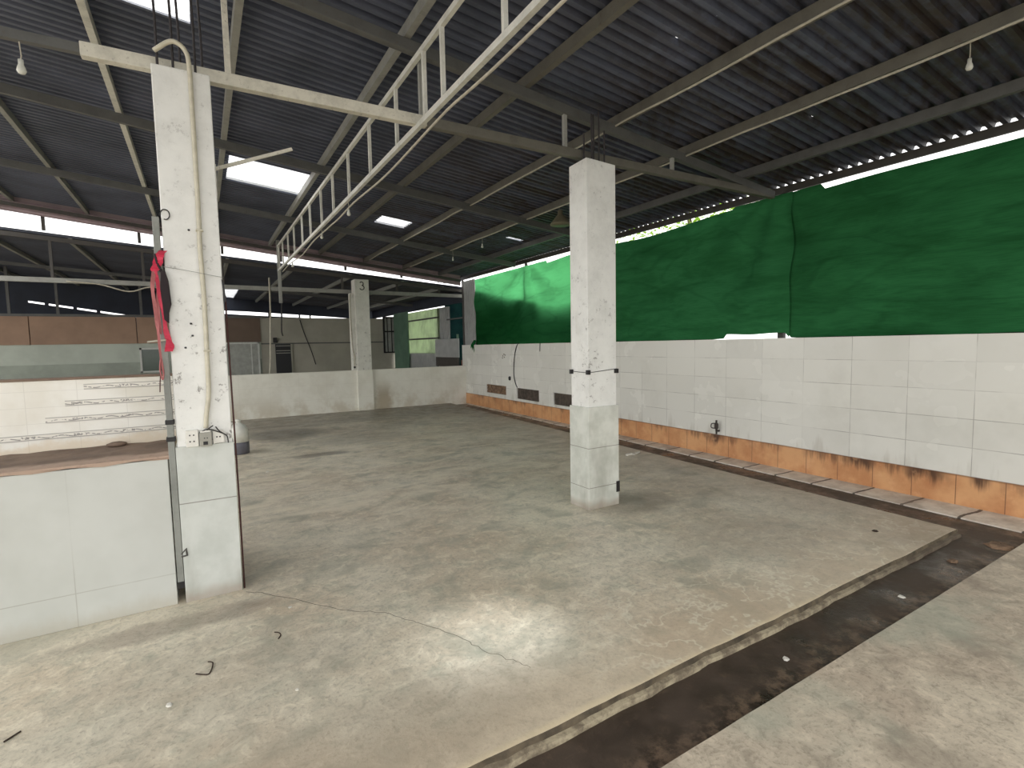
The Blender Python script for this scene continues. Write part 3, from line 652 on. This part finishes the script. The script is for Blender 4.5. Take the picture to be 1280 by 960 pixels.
# ribbons, strings and pouch
t = thing('red_ribbon', (-.19, 3.56, 1.5), 'red ribbons and faded strings tied to the grey post of the left column', 'ribbon')
def strip(P, w, name, mat, parent):
    P = smoothp([Vector(p) for p in P], 4); b = MB(); 
    def f(i, j):
        p = P[i]; ang = .5 * math.sin(i * .9); d = Vector((math.cos(ang) , math.sin(ang) * .6, 0)); ww = w[min(int(i / 4), len(w) - 1)]
        return p + d * ww * (j - .5)
    b.grid(len(P) - 1, 1, f); return b.build(name, mat, parent, solid=.002)
X = -.17
strip([(X + .02, 3.555, 2.07), (X, 3.55, 2.04), (X - .012, 3.55, 1.99), (X - .028, 3.55, 1.95), (X - .022, 3.55, 1.9)], [.04, .05, .045, .03], 'ribbon_knot', M['red'], t)
strip([(X - .03, 3.55, 1.95), (X - .042, 3.54, 1.86), (X - .036, 3.545, 1.74), (X - .03, 3.54, 1.62), (X - .028, 3.545, 1.5), (X - .02, 3.545, 1.38)], [.022, .018, .02, .014, .012], 'string_tail', M['pink'], t)
strip([(X - .02, 3.553, 1.93), (X - .012, 3.55, 1.8), (X + .002, 3.548, 1.7), (X + .006, 3.548, 1.62), (X + .02, 3.548, 1.54), (X + .012, 3.55, 1.5)], [.018, .016, .02, .03, .045], 'ribbon_tail', M['red'], t)
strip([(X - .012, 3.555, 1.9), (X - .024, 3.552, 1.75), (X - .02, 3.55, 1.6)], [.016, .018, .014], 'string_tail', M['pink'], t)
MB().tube(smoothp([(X - .028, 3.54, 1.46), (X - .034, 3.54, 1.4), (X - .026, 3.54, 1.34), (X - .018, 3.54, 1.38), (X - .022, 3.54, 1.44)]), .004, 6).build('string_loop', M['pink'], t, smooth=True)
MB().tube([(X - .03, 3.54, 1.4), (X - .038, 3.54, 1.33), (X - .042, 3.54, 1.27)], .003, 6).build('string_end', M['rust'], t)
MB().bar((X - .085, 3.54, 1.556), (X + .006, 3.55, 1.566), .008, .009).build('toggle_stick', M['cord'], t)
t = thing('black_pouch', (-.15, 3.56, 1.8), 'flat black pouch hanging among the red ribbons', 'pouch')
MB().prism([(-.168, 3.566, 1.96), (-.148, 3.566, 1.955), (-.135, 3.566, 1.90), (-.128, 3.566, 1.77), (-.142, 3.566, 1.72), (-.146, 3.566, 1.66), (-.168, 3.566, 1.68), (-.176, 3.566, 1.85)], (0, -.022, 0)).build('bag', M['cloth'], t, bevel=.004)
MB().tube([(-.19, 3.556, 2.05), (-.184, 3.555, 2.0), (-.165, 3.555, 1.95)], .008, 6).build('strap', M['cloth'], t)

# centre column
t = thing('concrete_column', (3.08, 3.64, 0), 'square white column standing in the middle of the slab floor', 'column', 'white columns of the hall')
x0, x1, y0, y1 = 2.915, 3.245, 3.545, 3.79
b = MB(); b.box(x0, x1, y0, y1, 0, 3.06)
b.v[4:8] = [(x0, y0, 3.085), (x1, y0, 3.07), (x0, y1, 3.075), (x1, y1, 3.06)]
b.build('shaft', M['col'], t, bevel=.006)
MB().box(x0 - .014, x1 + .014, y0 - .014, y1 + .012, 0, .93).build('tile_cladding', M['cladc'], t, bevel=.004)
for x, y, h in ((x0 + .07, y0 + .12, .26), (x0 + .10, y0 + .05, .40), (x0 + .125, y0 + .055, .40), (x0 + .19, y0 + .06, .44), (x0 + .20, y0 + .17, .42), (x0 + .27, y0 + .08, .30)):
    MB().tube([(x, y, 3.03), (x + .003, y, 3.3), (x, y, 3.08 + h)], .008, 6).build('rebar', M['rebar'], t)
for x, y in ((x0 - .01, y1 - .02), (x0 - .004, y0 - .004), (x1 - .01, y0 - .01)):
    MB().box(x - .018, x + .018, y - .014, y + .014, 1.222, 1.262).build('corner_hook', M['black'], t, bevel=.003)
MB().tube([(x0 - .008, y1 - .02, 1.245), (x0 - .008, y0 - .008, 1.238), (x1, y0 - .008, 1.262)], .0025, 6).build('tie_wire', M['wire'], t)
MB().box(x1 - .02, x1 + .018, y0 - .020, y0 - .004, .12, .22).build('broken_tile_corner', M['black'], t)

# back column on the low wall
t = thing('concrete_column', (3.3, 12.5, 0), 'white column standing at the low back wall', 'column', 'white columns of the hall')
MB().box(3.17, 3.50, 12.34, 12.66, 0, 3.10).build('shaft', M['colb'], t, bevel=.006)
MB().box(3.08, 3.171, 12.42, 12.62, .9, 2.78).build('side_pilaster', M['colb'], t)
MB().box(3.145, 3.515, 12.33, 12.67, 0, .965).build('tile_cladding', M['low'], t, bevel=.004)
pts = []
for k in range(15): a = math.radians(150 - 235 * k / 14); pts.append((3.33 + .042 * math.cos(a), 12.336, 3.0 + .042 * math.sin(a)))
for k in range(15): a = math.radians(80 - 240 * k / 14); pts.append((3.335 + .052 * math.cos(a), 12.336, 2.908 + .05 * math.sin(a)))
MB().tube(pts, .011, 6).build('painted_number', M['paint'], t)
t = thing('cable', (3.08, 12.36, 1.0), 'pale cable hanging down the left side of the back column', 'cable')
MB().tube(smoothp([(3.06, 12.36, 2.75), (3.04, 12.34, 2.5), (3.05, 12.34, 1.9), (3.06, 12.34, 1.5), (3.10, 12.34, 1.3), (3.09, 12.34, 1.06)]), .016, 6).build('cable_run', M['cord'], t, smooth=True)
MB().lathe((3.09, 12.34, 1.03), [(0, -.02), (.025, -.01), (.025, .03), (0, .04)], 8).build('plug', M['black'], t)

# ------------------------------------------------------------------ counter at the left
t = thing('tiled_counter', (-3.5, 3.9, 0), 'white tiled counter with dirty cement ledge left of the left column', 'counter')
MB().box(-7, -.2, 3.575, 4.21, 0, .878).build('front_panel', M['counter'], t, bevel=.004)
b = MB(); r_ = random.Random(3)
b.grid(90, 8, lambda i, j: (-7 + 6.81 * i / 90, 3.568 + (.012 * (r_.random() - .5) if j == 0 else 0) + .648 * j / 8, .884 if j == 0 else .896 + (r_.random() - .5) * .008))
b.grid(90, 1, lambda i, j: (-7 + 6.81 * i / 90, 3.568 + .005 * math.sin(i), .897 - .018 * j - .006 * math.sin(i * 1.7) * j))
tp = b.build('ledge_top', M['ctop'], t)
t2 = thing('tiled_backsplash', (-3.5, 4.3, .89), 'white tile backsplash with four stepped floral border strips behind the counter', 'tiled wall')
MB().box(-7, -.10, 4.22, 4.36, 0, 1.334).build('tile_panel', M['deco'], t2)
for z, xl in ((1.27 + .0, -.652), (1.17, -.75), (1.07, -.85), (.97, -3.)):
    MB().box(xl, -.10, 4.2155, 4.2215, z, z + .034).build('border_strip', M['border'], t2)
MB().box(-7, -.10, 4.215, 4.37, 1.334, 1.348).build('coping', M['ctop'], t2)
b = MB().lathe((-.5, 4.16, .90), [(0, -.004), (.05, 0), (.055, .012), (.03, .022), (0, .024)], 10)
tag(b.build('cement_lump', M['ctop'], smooth=True), 'small brown lump lying on the counter ledge below the border tiles', 'rubble')

# ------------------------------------------------------------------ plastic jug
jx, jy = .405, 8.4
t = thing('plastic_jug', (jx, jy, 0), 'white plastic jug with grey lower half on the floor behind the left column', 'jug')
MB().lathe((jx, jy, 0), [(.118, 0), (.128, .012), (.130, .12), (.128, .175)], 24).build('lower_half', M['jugl'], t, smooth=True)
MB().lathe((jx, jy, 0), [(.128, .1755), (.127, .3), (.118, .36), (.09, .41), (.05, .44), (.03, .455), (.03, .47), (0, .47)], 24).build('upper_half', M['jugw'], t, smooth=True)
MB().lathe((jx, jy, .468), [(.036, 0), (.038, .02), (.03, .03), (0, .032)], 14).build('cap', M['jugw'], t, smooth=True)
MB().tube([(jx - .05, jy - .02, .435), (jx - .08, jy - .05, .46), (jx - .105, jy - .05, .43), (jx - .105, jy - .03, .385)], .013, 8).build('handle', M['jugw'], t, smooth=True)

# ------------------------------------------------------------------ green shade net
def ztop(y):
    # top hem: pulled up to the eave in places, sagging in others
    base = 3.13
    if y < 3.2: return base + .012 * math.sin(y * 3)
    if y < 4.3: return 3.19
    if y < 8.6: return 3.135 + .03 * math.sin(y * 1.9)
    return 3.17
def zbot(y): return 1.515 + (.055 if 3.55 < y < 4.38 else 0) + .006 * math.sin(y * 9)
def bulge(y, z):
    t = (z - 1.5) / 1.65
    s = .024 * math.sin(y * 1.3 + z * 3.2) + .026 * math.sin(z * 9 + y * 1.1) * t + .012 * math.sin(y * 4.1 - z * 7)
    for k in (0.9, 3.72, 6.6, 9.3):                       # folds fan out from the tie points under the eave
        d = y - k; r = math.hypot(d, (3.25 - z) * 1.2) + .05
        s += .075 * math.sin(math.atan2(d, 3.25 - z + .05) * 9 + k) * math.exp(-r * .9) * min(1, r * 2)
    return s * (.25 + .75 * math.sin(max(0, min(1, t)) * math.pi))
def net(ya, yb_, off, name, l, mat):
    n = int((yb_ - ya) / .05)
    b = MB().grid(n, 40, lambda i, j: (lambda y: (lambda z: (xw(y) + .075 + off + bulge(y, z), y, z))(zbot(y) + (ztop(y) - zbot(y)) * j / 40))(ya + (yb_ - ya) * i / n))
    return tag(b.build(name, mat, smooth=True), l, 'shade net', 'green shade nets above the tiled wall')
net(-4.8, 3.56, .022, 'shade_net', 'green shade net given a shaded tone at the near end of the right wall', M['netn'])
net(3.52, 7.42, 0., 'shade_net', 'green shade net right of the centre column, ending at the dark eave post', M['netm'])
net(7.38, 11.9, .012, 'shade_net', 'brightly backlit green shade net between the centre column and the back corner', M['net'])
t = MB()
for k in range(3):
    P = [(xw(11.85) + .05, 11.85 + .03 * k, 1.62), (xw(11.85) - .012, 11.88 + .05 * k, 1.5), (xw(11.85) - .02, 11.82 + .10 * k, 1.32 + .05 * k)]
    t.tube(P, [.03, .02, .004], 5)
tag(t.build('net_tassel', M['net']), 'torn hanging end of the green net at the back corner', 'net scrap')
# corrugated sheet closing the back corner
b = MB(); yy = ribs(11.9, 12.6)
b.grid(len(yy) - 1, 1, lambda i, j: (xw(12) + .08 + prof(yy[i]), yy[i], (1.5, 3.2)[j]))
tag(b.build('corner_sheet', M['gray'], solid=.002), 'grey corrugated sheet in the back corner beside the green net', 'metal sheet')

# things on the right wall
yv = 4.42; xv = xw(yv)
t = thing('wall_valve', (xv - .05, yv, .27), 'dark iron tap standing out of the tiled wall above the orange skirting', 'tap')
MB().tube([(xv + .005, yv, .30), (xv - .05, yv, .30), (xv - .055, yv, .40)], .016, 8).build('pipe_stub', M['valve'], t)
MB().lathe((xv - .055, yv, .33), [(.022, 0), (.026, .01), (.026, .06), (.02, .075), (.012, .08), (.012, .115), (0, .115)], 12).build('body', M['valve'], t, smooth=True)
MB().tube(smoothp([(xv - .055, yv + .02, .40), (xv - .06, yv + .07, .39), (xv - .06, yv + .075, .34), (xv - .055, yv + .02, .335)]), .007, 6).build('handle', M['valve'], t)
MB().tube([(xv - .055, yv, .335), (xv - .058, yv - .005, .26)], .011, 8).build('spout', M['valve'], t)
t = thing('wall_cable', (xw(9.74), 9.74, .57), 'black cable hanging down the tiled wall to a dark opening', 'cable')
MB().tube(smoothp([(xw(9.7) + .012, 9.62, 1.53), (xw(9.7) - .008, 9.70, 1.45), (xw(9.7) - .008, 9.80, 1.2), (xw(9.7) - .008, 9.84, .85), (xw(9.7) - .008, 9.76, .62), (xw(9.7) - .004, 9.70, .55)]), .010, 6).build('cable_run', M['wire'], t, smooth=True)
tag(MB().tube([(xw(8.8) - .006, 8.75, 1.53), (xw(8.8) - .008, 8.76, 1.35)], .009, 6).build('wire_end', M['wire']), 'short black wire end over the top of the tiled wall', 'wire')
tag(MB().lathe((xw(10.0) - .012, 10.02, .735), [(0, -.05), (.03, -.03), (.035, .03), (.01, .05), (0, .05)], 8).build('wall_hook', M['black']), 'small black hook on the tiled wall near the back corner', 'hook')
b = MB()
for i, (dy, dz) in enumerate(((0, 0), (.07, .03), (.02, .07), (.09, -.02), (-.03, .05))): b.box(xw(10.3) - .004, xw(10.3) + .002, 10.25 + dy, 10.285 + dy, 1.2 + dz, 1.225 + dz)
b.build('chipped_glaze', M['slate'], rw)

# outside the net: a wall added to keep daylight off parts of it, and a tree
b = MB()
for ya, yb2, za, zb in ((-6, 3.55, -.14, 3.12), (4.9, 7.0, -.14, 3.12), (3.55, 4.9, -.14, 1.44), (3.55, 4.9, 1.66, 3.12)): b.box(6.15, 6.27, ya, yb2, za, zb)
b.prism([(6.15, 7.0, -.14), (6.15, 12.5, -.14), (6.15, 12.5, 3.0), (6.15, 10.9, 2.72), (6.15, 8.3, 2.22), (6.15, 7.0, 2.3)], (.12, 0, 0))
tag(b.build('net_shading_wall', M['outwall']), 'added unseen wall outside that shades the green net', 'wall', kind='structure')
t = thing('tree', (9.2, 7.8, -.14), 'leafy yellow-green tree outside, glimpsed between net and eave', 'tree')
MB().tube([(9.2, 7.8, -.14), (9.15, 7.85, 1.6), (9.3, 7.7, 3.2), (9.2, 7.8, 4.6)], [.14, .11, .08, .03], 8).build('trunk', M['bark'], t, smooth=True)
b = MB(); r_ = random.Random(12)
for k in range(2600):
    a = r_.random() * 6.283; rr = 1.9 * r_.random() ** .5; c = Vector((9.2 + rr * math.cos(a) * .7, 7.8 + rr * math.sin(a) * 1.0, 3.1 + 2.2 * r_.random() - .2 * rr))
    u = Vector((r_.uniform(-1, 1), r_.uniform(-1, 1), r_.uniform(-1, 1))).normalized(); v = u.orthogonal().normalized(); i0 = len(b.v)
    b.v += [tuple(c - u * .07), tuple(c + v * .035), tuple(c + u * .07), tuple(c - v * .035)]; b.f.append((i0, i0 + 1, i0 + 2, i0 + 3))
b.build('foliage', M['leaf'], t)

# ------------------------------------------------------------------ annex beyond the back wall
YW = 18.9
def k17(x, z): return (x * YW / 17, 1.5 + (z - 1.5) * YW / 17)
# partition: left tan/pale half and right beige half
xa = 1.72
t = thing('wall_annex_left', (0, 0, 0), 'annex wall with tan boards over pale green paint', 'wall', kind='structure')
MB().box(-9, xa, YW, YW + .12, -.1, 1.2).build('dado', M['paled'], t)
MB().box(-9, xa, YW, YW + .12, 1.2, 1.755).build('pale_band', M['pale'], t)
for p, q, mm in ((-9, -3.98, 'tan'), (-3.96, -1.6, 'tan'), (-1.58, .0, 'tan'), (.02, xa, 'tand')):
    MB().box(p, q, YW - .03, YW + .10, 1.755, 2.53).build('board', M[mm], t)
MB().box(-9, 1.9, YW - .05, YW + .12, 2.53, 2.60).build('top_rail', M['rafter'], t)
for x in (-4.35, -3.35, -1.45, -.3): MB().box(x - .03, x + .03, YW, YW + .06, 2.58, zf(x)).build('stud', M['rafter'], t)
MB().box(xa, 6.3, YW, YW + .12, -.1, 2.55).build('wall_annex_right', M['beige']); o = bpy.data.objects['wall_annex_right']
tag(o, 'beige rendered annex wall behind the back column', 'wall', kind='structure')
MB().box(xa, 6.3, YW - .02, YW, 1.67, 1.71).build('trim_3', M['rafter'], o)
# windows and door in the annex wall
def window(n, x0, x1, z0, z1, l, fr, pn, bars=()):
    t = thing(n, ((x0 + x1) / 2, YW - .03, z0), l, 'window', kind='structure')
    f = MB(); w = .05
    f.box(x0, x1, YW - .07, YW - .002, z1 - w, z1).box(x0, x1, YW - .07, YW - .002, z0, z0 + w).box(x0, x0 + w, YW - .07, YW - .002, z0, z1).box(x1 - w, x1, YW - .07, YW - .002, z0, z1)
    for bx in bars: f.box(bx - .015, bx + .015, YW - .065, YW - .004, z0, z1)
    f.build('window_frame', fr, t); MB().box(x0 + w, x1 - w, YW - .045, YW - .02, z0 + w, z1 - w).build('pane', pn, t); return t
window('window_1', -1.56, -.96, .88, 1.62, 'dim green window in the pale annex wall', M['frame'], M['pane'])
window('window_2', .55, 1.66, .6, 1.745, 'white framed frosted window right of the left column', M['frame'], M['panel'], (1.42,))
t = window('window_3', 5.82, 6.27, 1.28, 2.62, 'steel grid window at the end of the annex wall', M['black'], M['panel'], (5.97, 6.13))
MB().box(5.82, 6.27, YW - .08, YW - .003, 2.05, 2.10).build('transom', M['black'], t)
t = thing('door_1', (2.38, YW - .03, 0), 'black door with pale rails in the annex wall', 'door', kind='structure')
MB().box(2.14, 2.61, YW - .05, YW - .001, -.05, 1.67).build('door_leaf', M['door'], t)
for z in (1.61, 1.45, 1.37): MB().box(2.16, 2.6, YW - .06, YW - .045, z - .012, z + .012).build('rail', M['socketg'], t)
MB().box(2.62, 2.66, YW - .06, YW - .001, -.05, 1.67).build('door_jamb', M['beige'], t)
tag(MB().box(2.08, 2.2, YW - .09, YW - .001, 1.72, 1.89).build('wall_box', M['black'], bevel=.01), 'small black box on the annex wall above the black door', 'box')
tag(MB().tube(smoothp([(2.95, YW - .02, 2.5), (3.08, YW - .02, 2.0), (3.25, YW - .02, 1.5), (3.4, YW - .02, .95)]), .014, 6).build('wall_wire', M['wire']), 'dark wire sagging down the beige annex wall', 'wire')
# floor of the annex
tag(MB().box(-9, 6.3, 12.57, YW, -.13, -.06).build('floor_3', M['apron']), 'concrete floor of the annex', 'floor', kind='structure')
# dark end cladding with two light slits
YC = 22.
zc = lambda x: 2.55 + (x + 1.05) * -.166
b = MB()
b.prism([(-9.5, YC, -.1), (0, YC, -.1), (0, YC, zc(0)), (-4.6, YC, zc(-4.6)), (-4.6, YC, zf(-4.6)), (-9.5, YC, zf(-9.5))], (0, .05, 0))
b.prism([(-4.6, YC, zc(-4.6) + .055), (-.6, YC, zc(-.6) + .055), (-.6, YC, zf(-.6)), (-4.6, YC, zf(-4.6))], (0, .05, 0))
b.prism([(-.6, YC, zc(-.6)), (0, YC, zc(0)), (0, YC, zf(0)), (-.6, YC, zf(-.6))], (0, .05, 0))
b.prism([(0, YC, -.1), (6.5, YC, -.1), (6.5, YC, 2.6), (1.5, YC, 2.82), (0, YC, 2.9)], (0, .05, 0))
b.prism([(0, YC, 2.99), (1.5, YC, 2.95), (4.6, YC, 2.78), (6.5, YC, 2.63), (6.5, YC, zf(6.5)), (0, YC, zf(0))], (0, .05, 0))
for x in (-4.2, -3.5, -2.9, -2.1, -1.6): b.box(x, x + .10, YC - .02, YC, zc(x) - .1, zc(x) + .1)
for x in (2.3, 2.75, 3.4, 3.8): b.box(x, x + .06, YC - .02, YC, 2.6, 3.05)
tag(b.build('wall_annex_end', M['navy']), 'dark blue sheet cladding at the far end of the annex', 'wall', kind='structure')
# annex frame at the back wall
t = thing('annex_truss', (0, 12.75, 2.88), 'grey cross frame of the annex roof just behind the back column', 'roof truss')
MB().bar((-8, 12.82, 2.90), (6.3, 12.82, 2.84), .06, .09).build('bottom_chord', M['purlin'], t)
MB().bar((-8, 12.82, zf(-8) - .06), (6.3, 12.82, zf(6.3) - .06), .06, .08).build('top_chord', M['dark'], t)
for x in (-3.65, -2.3, -.9, .5, 1.62, 3.0, 4.35, 5.5): MB().bar((x, 12.82, 2.9), (x, 12.82, zf(x) - .04), .045, .045).build('web_post', M['dark'], t)
for x in (-3.65, -2.3, -.9, .5, 1.62, 3.0, 4.35, 5.5): MB().bar((x, 12.45, zf(x) + .02), (x, 12.45, zr(x)), .05, .05).build('slit_post', M['dark'], t)
for p, q in (((5.3, zf(5.3) + .02), (5.52, zr(5.5))), ((5.6, zf(5.5) + .02), (5.55, zr(5.55))), ((5.78, zf(5.8) + .02), (5.86, zr(5.8)))):
    MB().bar((p[0], 12.42, p[1]), (q[0], 12.42, q[1]), .04, .03).build('brace', M['frame'], t)
for k, (x, l) in enumerate(((-4.6, 'far left'), (-3.3, 'left'), (-2.0, 'a'), (-.7, 'b'), (.6, 'c'), (1.9, 'd'), (3.2, 'e'), (4.5, 'f'), (5.6, 'g'))):
    w = ('dim annex purlin at the far left of the view', 'dim annex purlin above the longer light slit', 'dim annex purlin left of the red ribbons', 'dim annex purlin hidden partly by the left column', 'dim annex purlin beside the long skylight strip',
         'dim annex purlin above the black door', 'dim annex purlin passing the back column', 'dim annex purlin right of the back column', 'dim annex purlin nearest the green sheets')[k]
    tag(MB().box(x - .03, x + .03, 12.8, 21.9, zf(x) - .085, zf(x) - .003).build('purlin', M['purlin']), w, 'roof beam', 'purlins of the annex roof')
tag(MB().bar((-8, 17., zf(-8) - .13), (6.3, 17., zf(6.3) - .13), .05, .08).build('rafter', M['rafter']), 'sloping rafter of the annex roof before the tan boards', 'roof beam')
# end post of the ladder truss and cords
tag(MB().box(1.44, 1.50, 11.6, 11.66, 2.45, 3.72).build('hanger_post', M['purlin']), 'steel hanger at the far end of the ladder truss', 'post')
tag(MB().tube(smoothp([(1.40, 12.785, 3.1), (1.39, 12.785, 2.4), (1.36, 12.785, 1.8), (1.33, 12.785, 1.2), (1.28, 12.785, .7)]), .018, 6).build('rope', M['cord'], smooth=True), 'long pale cord hanging in front of the black door', 'cord')
tag(MB().tube(smoothp([(1.62, 12.785, 2.9), (1.63, 12.785, 2.5), (1.6, 12.785, 1.95), (1.62, 12.785, 1.8)]), .014, 6).build('rope', M['wire'], smooth=True), 'short dark cord hanging beside the long pale cord', 'cord')
tag(MB().tube(smoothp([(-2.1, 12.76, 2.86), (-1.6, 12.74, 2.82), (-1.15, 12.74, 2.7), (-.8, 12.74, 2.8), (-.45, 12.74, 2.75)]), .014, 6).build('slung_cable', M['cord'], smooth=True), 'pale cable sagging under the annex frame left of the ribbons', 'cable')

# side of the annex: sheets
def vsheet(y0, y1, z0, z1, x, mat, name, l, cat='metal sheet', g=None):
    yy = ribs(y0, y1); b = MB().grid(len(yy) - 1, 1, lambda i, j: (x + prof(yy[i]), yy[i], (z0, z1)[j]))
    return tag(b.build(name, mat, solid=.002), l, cat, g)
vsheet(17.32, 18.85, -.05, 2.72, 6.22, M['gsheet'], 'green_sheet', 'green corrugated metal sheet beside the steel grid window')
t = vsheet(14.75, 17.7, 1.27, 2.66, 6.275, M['tsheet'], 'translucent_sheet', 'pale translucent green sheet with daylight behind, upper side of annex', 'plastic sheet')
for z in (2.35, 1.72): MB().box(6.24, 6.272, 14.7, 17.3, z, z + .05).build('batten', M['rafter'], t)
vsheet(14.05, 14.9, -.05, 2.66, 6.31, M['gray'], 'grey_sheet', 'grey sheet between the translucent sheet and the dark net')
b = MB().grid(24, 20, lambda i, j: (6.40 + .03 * math.sin(i * .9 + j * .3), 12.6 + 2.0 * i / 24, .9 + 2.0 * j / 20))
tag(b.build('dark_net', M['netd'], smooth=True), 'dark green net hanging in the far corner of the annex', 'shade net')
tag(MB().box(6.26, 6.29, 12.6, 14.1, 2.25, 2.29).build('net_rail', M['rafter']), 'thin rail across the dark net in the annex corner', 'rail')
t = thing('leaning_board', (6.15, 13.8, 1.15), 'pale grey board with a short post standing above the back wall', 'board')
MB().box(6.13, 6.16, 13.05, 14.72, 1.17, 1.70).build('face', M['gray'], t, bevel=.006)
MB().box(6.125, 6.17, 13.1, 13.16, 1.7, 1.82).build('stub_post', M['gsheet'], t)
MB().box(6.14, 6.17, 13.1, 14.7, .9, 1.17).build('apron', M['dark'], t)
for y in (13.2, 14.6): MB().box(6.135, 6.175, y - .025, y + .025, -.06, .95).build('leg', M['rafter'], t)
vsheet(14.8, 17.7, -.055, 1.30, 6.32, M['gray'], 'grey_sheet', 'grey sheet below the translucent sheet')
tag(MB().box(6.3, 6.34, 12.9, 21.9, 2.70, zf(6.34) - .002).build('side_fascia', M['navy']), 'dark fascia board under the annex eave above the green sheets', 'siding')
tag(MB().box(6.2, 6.4, 12.57, 13.05, -.1, 1.1).build('brick_pier', M['brickc']), 'brown brick stub wall at the far corner behind the back wall', 'wall', kind='structure')
tag(MB().box(6.36, 6.5, 14.75, 18.9, -.1, .6).build('wall_annex_side', M['beige']), 'low side wall of the annex', 'wall', kind='structure')

# ------------------------------------------------------------------ small litter
def twig(P, r, name, l, m=M['twig']):
    tag(MB().tube(smoothp([(x, y, r + z) for x, y, z in P]), r, 6).build(name, m, smooth=True), l, 'litter')
twig([(-.105, 2.735, 0), (-.06, 2.70, 0), (-.045, 2.72, 0), (-.035, 2.78, .004), (-.055, 2.80, .006)], .003, 'bent_twig', 'bent dark twig lying on the slab in front of the counter')
twig([(.26, 2.84, 0), (.275, 2.87, 0), (.27, 2.90, 0), (.25, 2.915, .002)], .003, 'curled_leaf_stalk', 'small curled dark stalk on the slab below the crack')
twig([(-.74, 2.65, 0), (-.70, 2.69, 0)], .0035, 'dark_splinter', 'short dark splinter on the slab near the left corner of the view')
def chip(x, y, z, s, l, m=M['scrap'], flat=.5):
    b = MB().lathe((x, y, z), [(0, 0), (s, s * .1 * flat), (s * .8, s * flat), (0, s * flat * 1.1)], 6)
    for i, v in enumerate(b.v): b.v[i] = (v[0] + (rnd.random() - .5) * s * .5, v[1] + (rnd.random() - .5) * s * .4, v[2])
    tag(b.build('litter_chip', m), l, 'litter', 'chips and scraps on the floor')
chip(-.2, 2.55, 0, .014, 'white pebble on the slab below the counter')
chip(.36, 3.16, 0, .011, 'white chip beside the crack near the left column')
chip(.28, 2.36, 0, .009, 'pale chip on the slab in front of the bent twig')
chip(2.35, 1.38, -.052, .016, 'white chip in the drain nearest the viewer')
chip(3.5, 1.36, -.052, .018, 'white chip in the middle of the drain')
chip(4.35, 1.40, -.052, .03, 'pale crust in the drain near the slab corner', M['brick'])
chip(4.95, 1.32, -.054, .09, 'pale sand heap in the drain beyond the slab corner', M['brick'], .25)
chip(.85, 1.40, -.054, .02, 'rusty brown leaf in the drain at the bottom of the view', M['rust'], .3)
chip(4.4, 1.9, 0, .022, 'dark crumb on the slab near its corner', M['twig'], .4)
chip(4.2, .95, 0, .014, 'dark dropping on the near apron', M['twig'], .6)
b = MB(); 
for k in range(5): b.bar((4.75 + .05 * k, 5.0 + .02 * math.sin(k * 2), .012), (4.82 + .05 * k, 5.03 - .02 * math.sin(k), .012), .03, .02)
tag(b.build('paper_scrap', M['scrap']), 'white strip of rubbish on the slab behind the centre column', 'litter')
chip(.62, 6.9, 0, .02, 'white scrap on the slab right of the jug')
chip(3.85, 4.55, 0, .018, 'white scrap on the slab right of the centre column')

# ------------------------------------------------------------------ light and camera
W = bpy.data.worlds.new('World'); S.world = W; W.use_nodes = True
bg = W.node_tree.nodes['Background']; bg.inputs[0].default_value = (1., .992, .978, 1); bg.inputs[1].default_value = 1.0
# added spot lamp that makes the bright patch on the floor
sp = bpy.data.lights.new('floor_patch_spot', 'SPOT'); sp.energy = 140; sp.spot_size = math.radians(15); sp.color = (.9, .95, 1); sp.spot_blend = 1.; sp.shadow_soft_size = .12
so = bpy.data.objects.new('floor_patch_spot', sp); COL.objects.link(so); so.location = (1.9, 3.3, 3.55)
so.rotation_euler = (Vector((1.2, 2.26, 0)) - Vector(so.location)).to_track_quat('-Z', 'Y').to_euler()

cd = bpy.data.cameras.new('camera'); co = bpy.data.objects.new('camera', cd); COL.objects.link(co)
F, YAW, PIT, ROL = 644.45, math.radians(30.985), math.radians(-4.373), math.radians(-1.1545)
cy, sy, cp, sp_ = math.cos(YAW), math.sin(YAW), math.cos(PIT), math.sin(PIT)
f = Vector((sy * cp, cy * cp, sp_)); r0 = Vector((cy, -sy, 0)); u0 = r0.cross(f)
r = math.cos(ROL) * r0 + math.sin(ROL) * u0; u = -math.sin(ROL) * r0 + math.cos(ROL) * u0
co.matrix_world = Matrix(((r.x, u.x, -f.x, 0), (r.y, u.y, -f.y, 0), (r.z, u.z, -f.z, 1.5), (0, 0, 0, 1)))
cd.sensor_fit = 'HORIZONTAL'; cd.sensor_width = 36; cd.lens = 36 * F / 1280; cd.clip_start = .02; cd.clip_end = 300
S.camera = co
S.view_settings.view_transform = 'Standard'; S.view_settings.look = 'None'; S.view_settings.gamma = 1; S.view_settings.use_curve_mapping = False
S.view_settings.exposure = 1.4
S.cycles.max_bounces = 10; S.cycles.diffuse_bounces = 6; S.cycles.transparent_max_bounces = 12
S.cycles.use_denoising = True; S.cycles.sample_clamp_indirect = 8
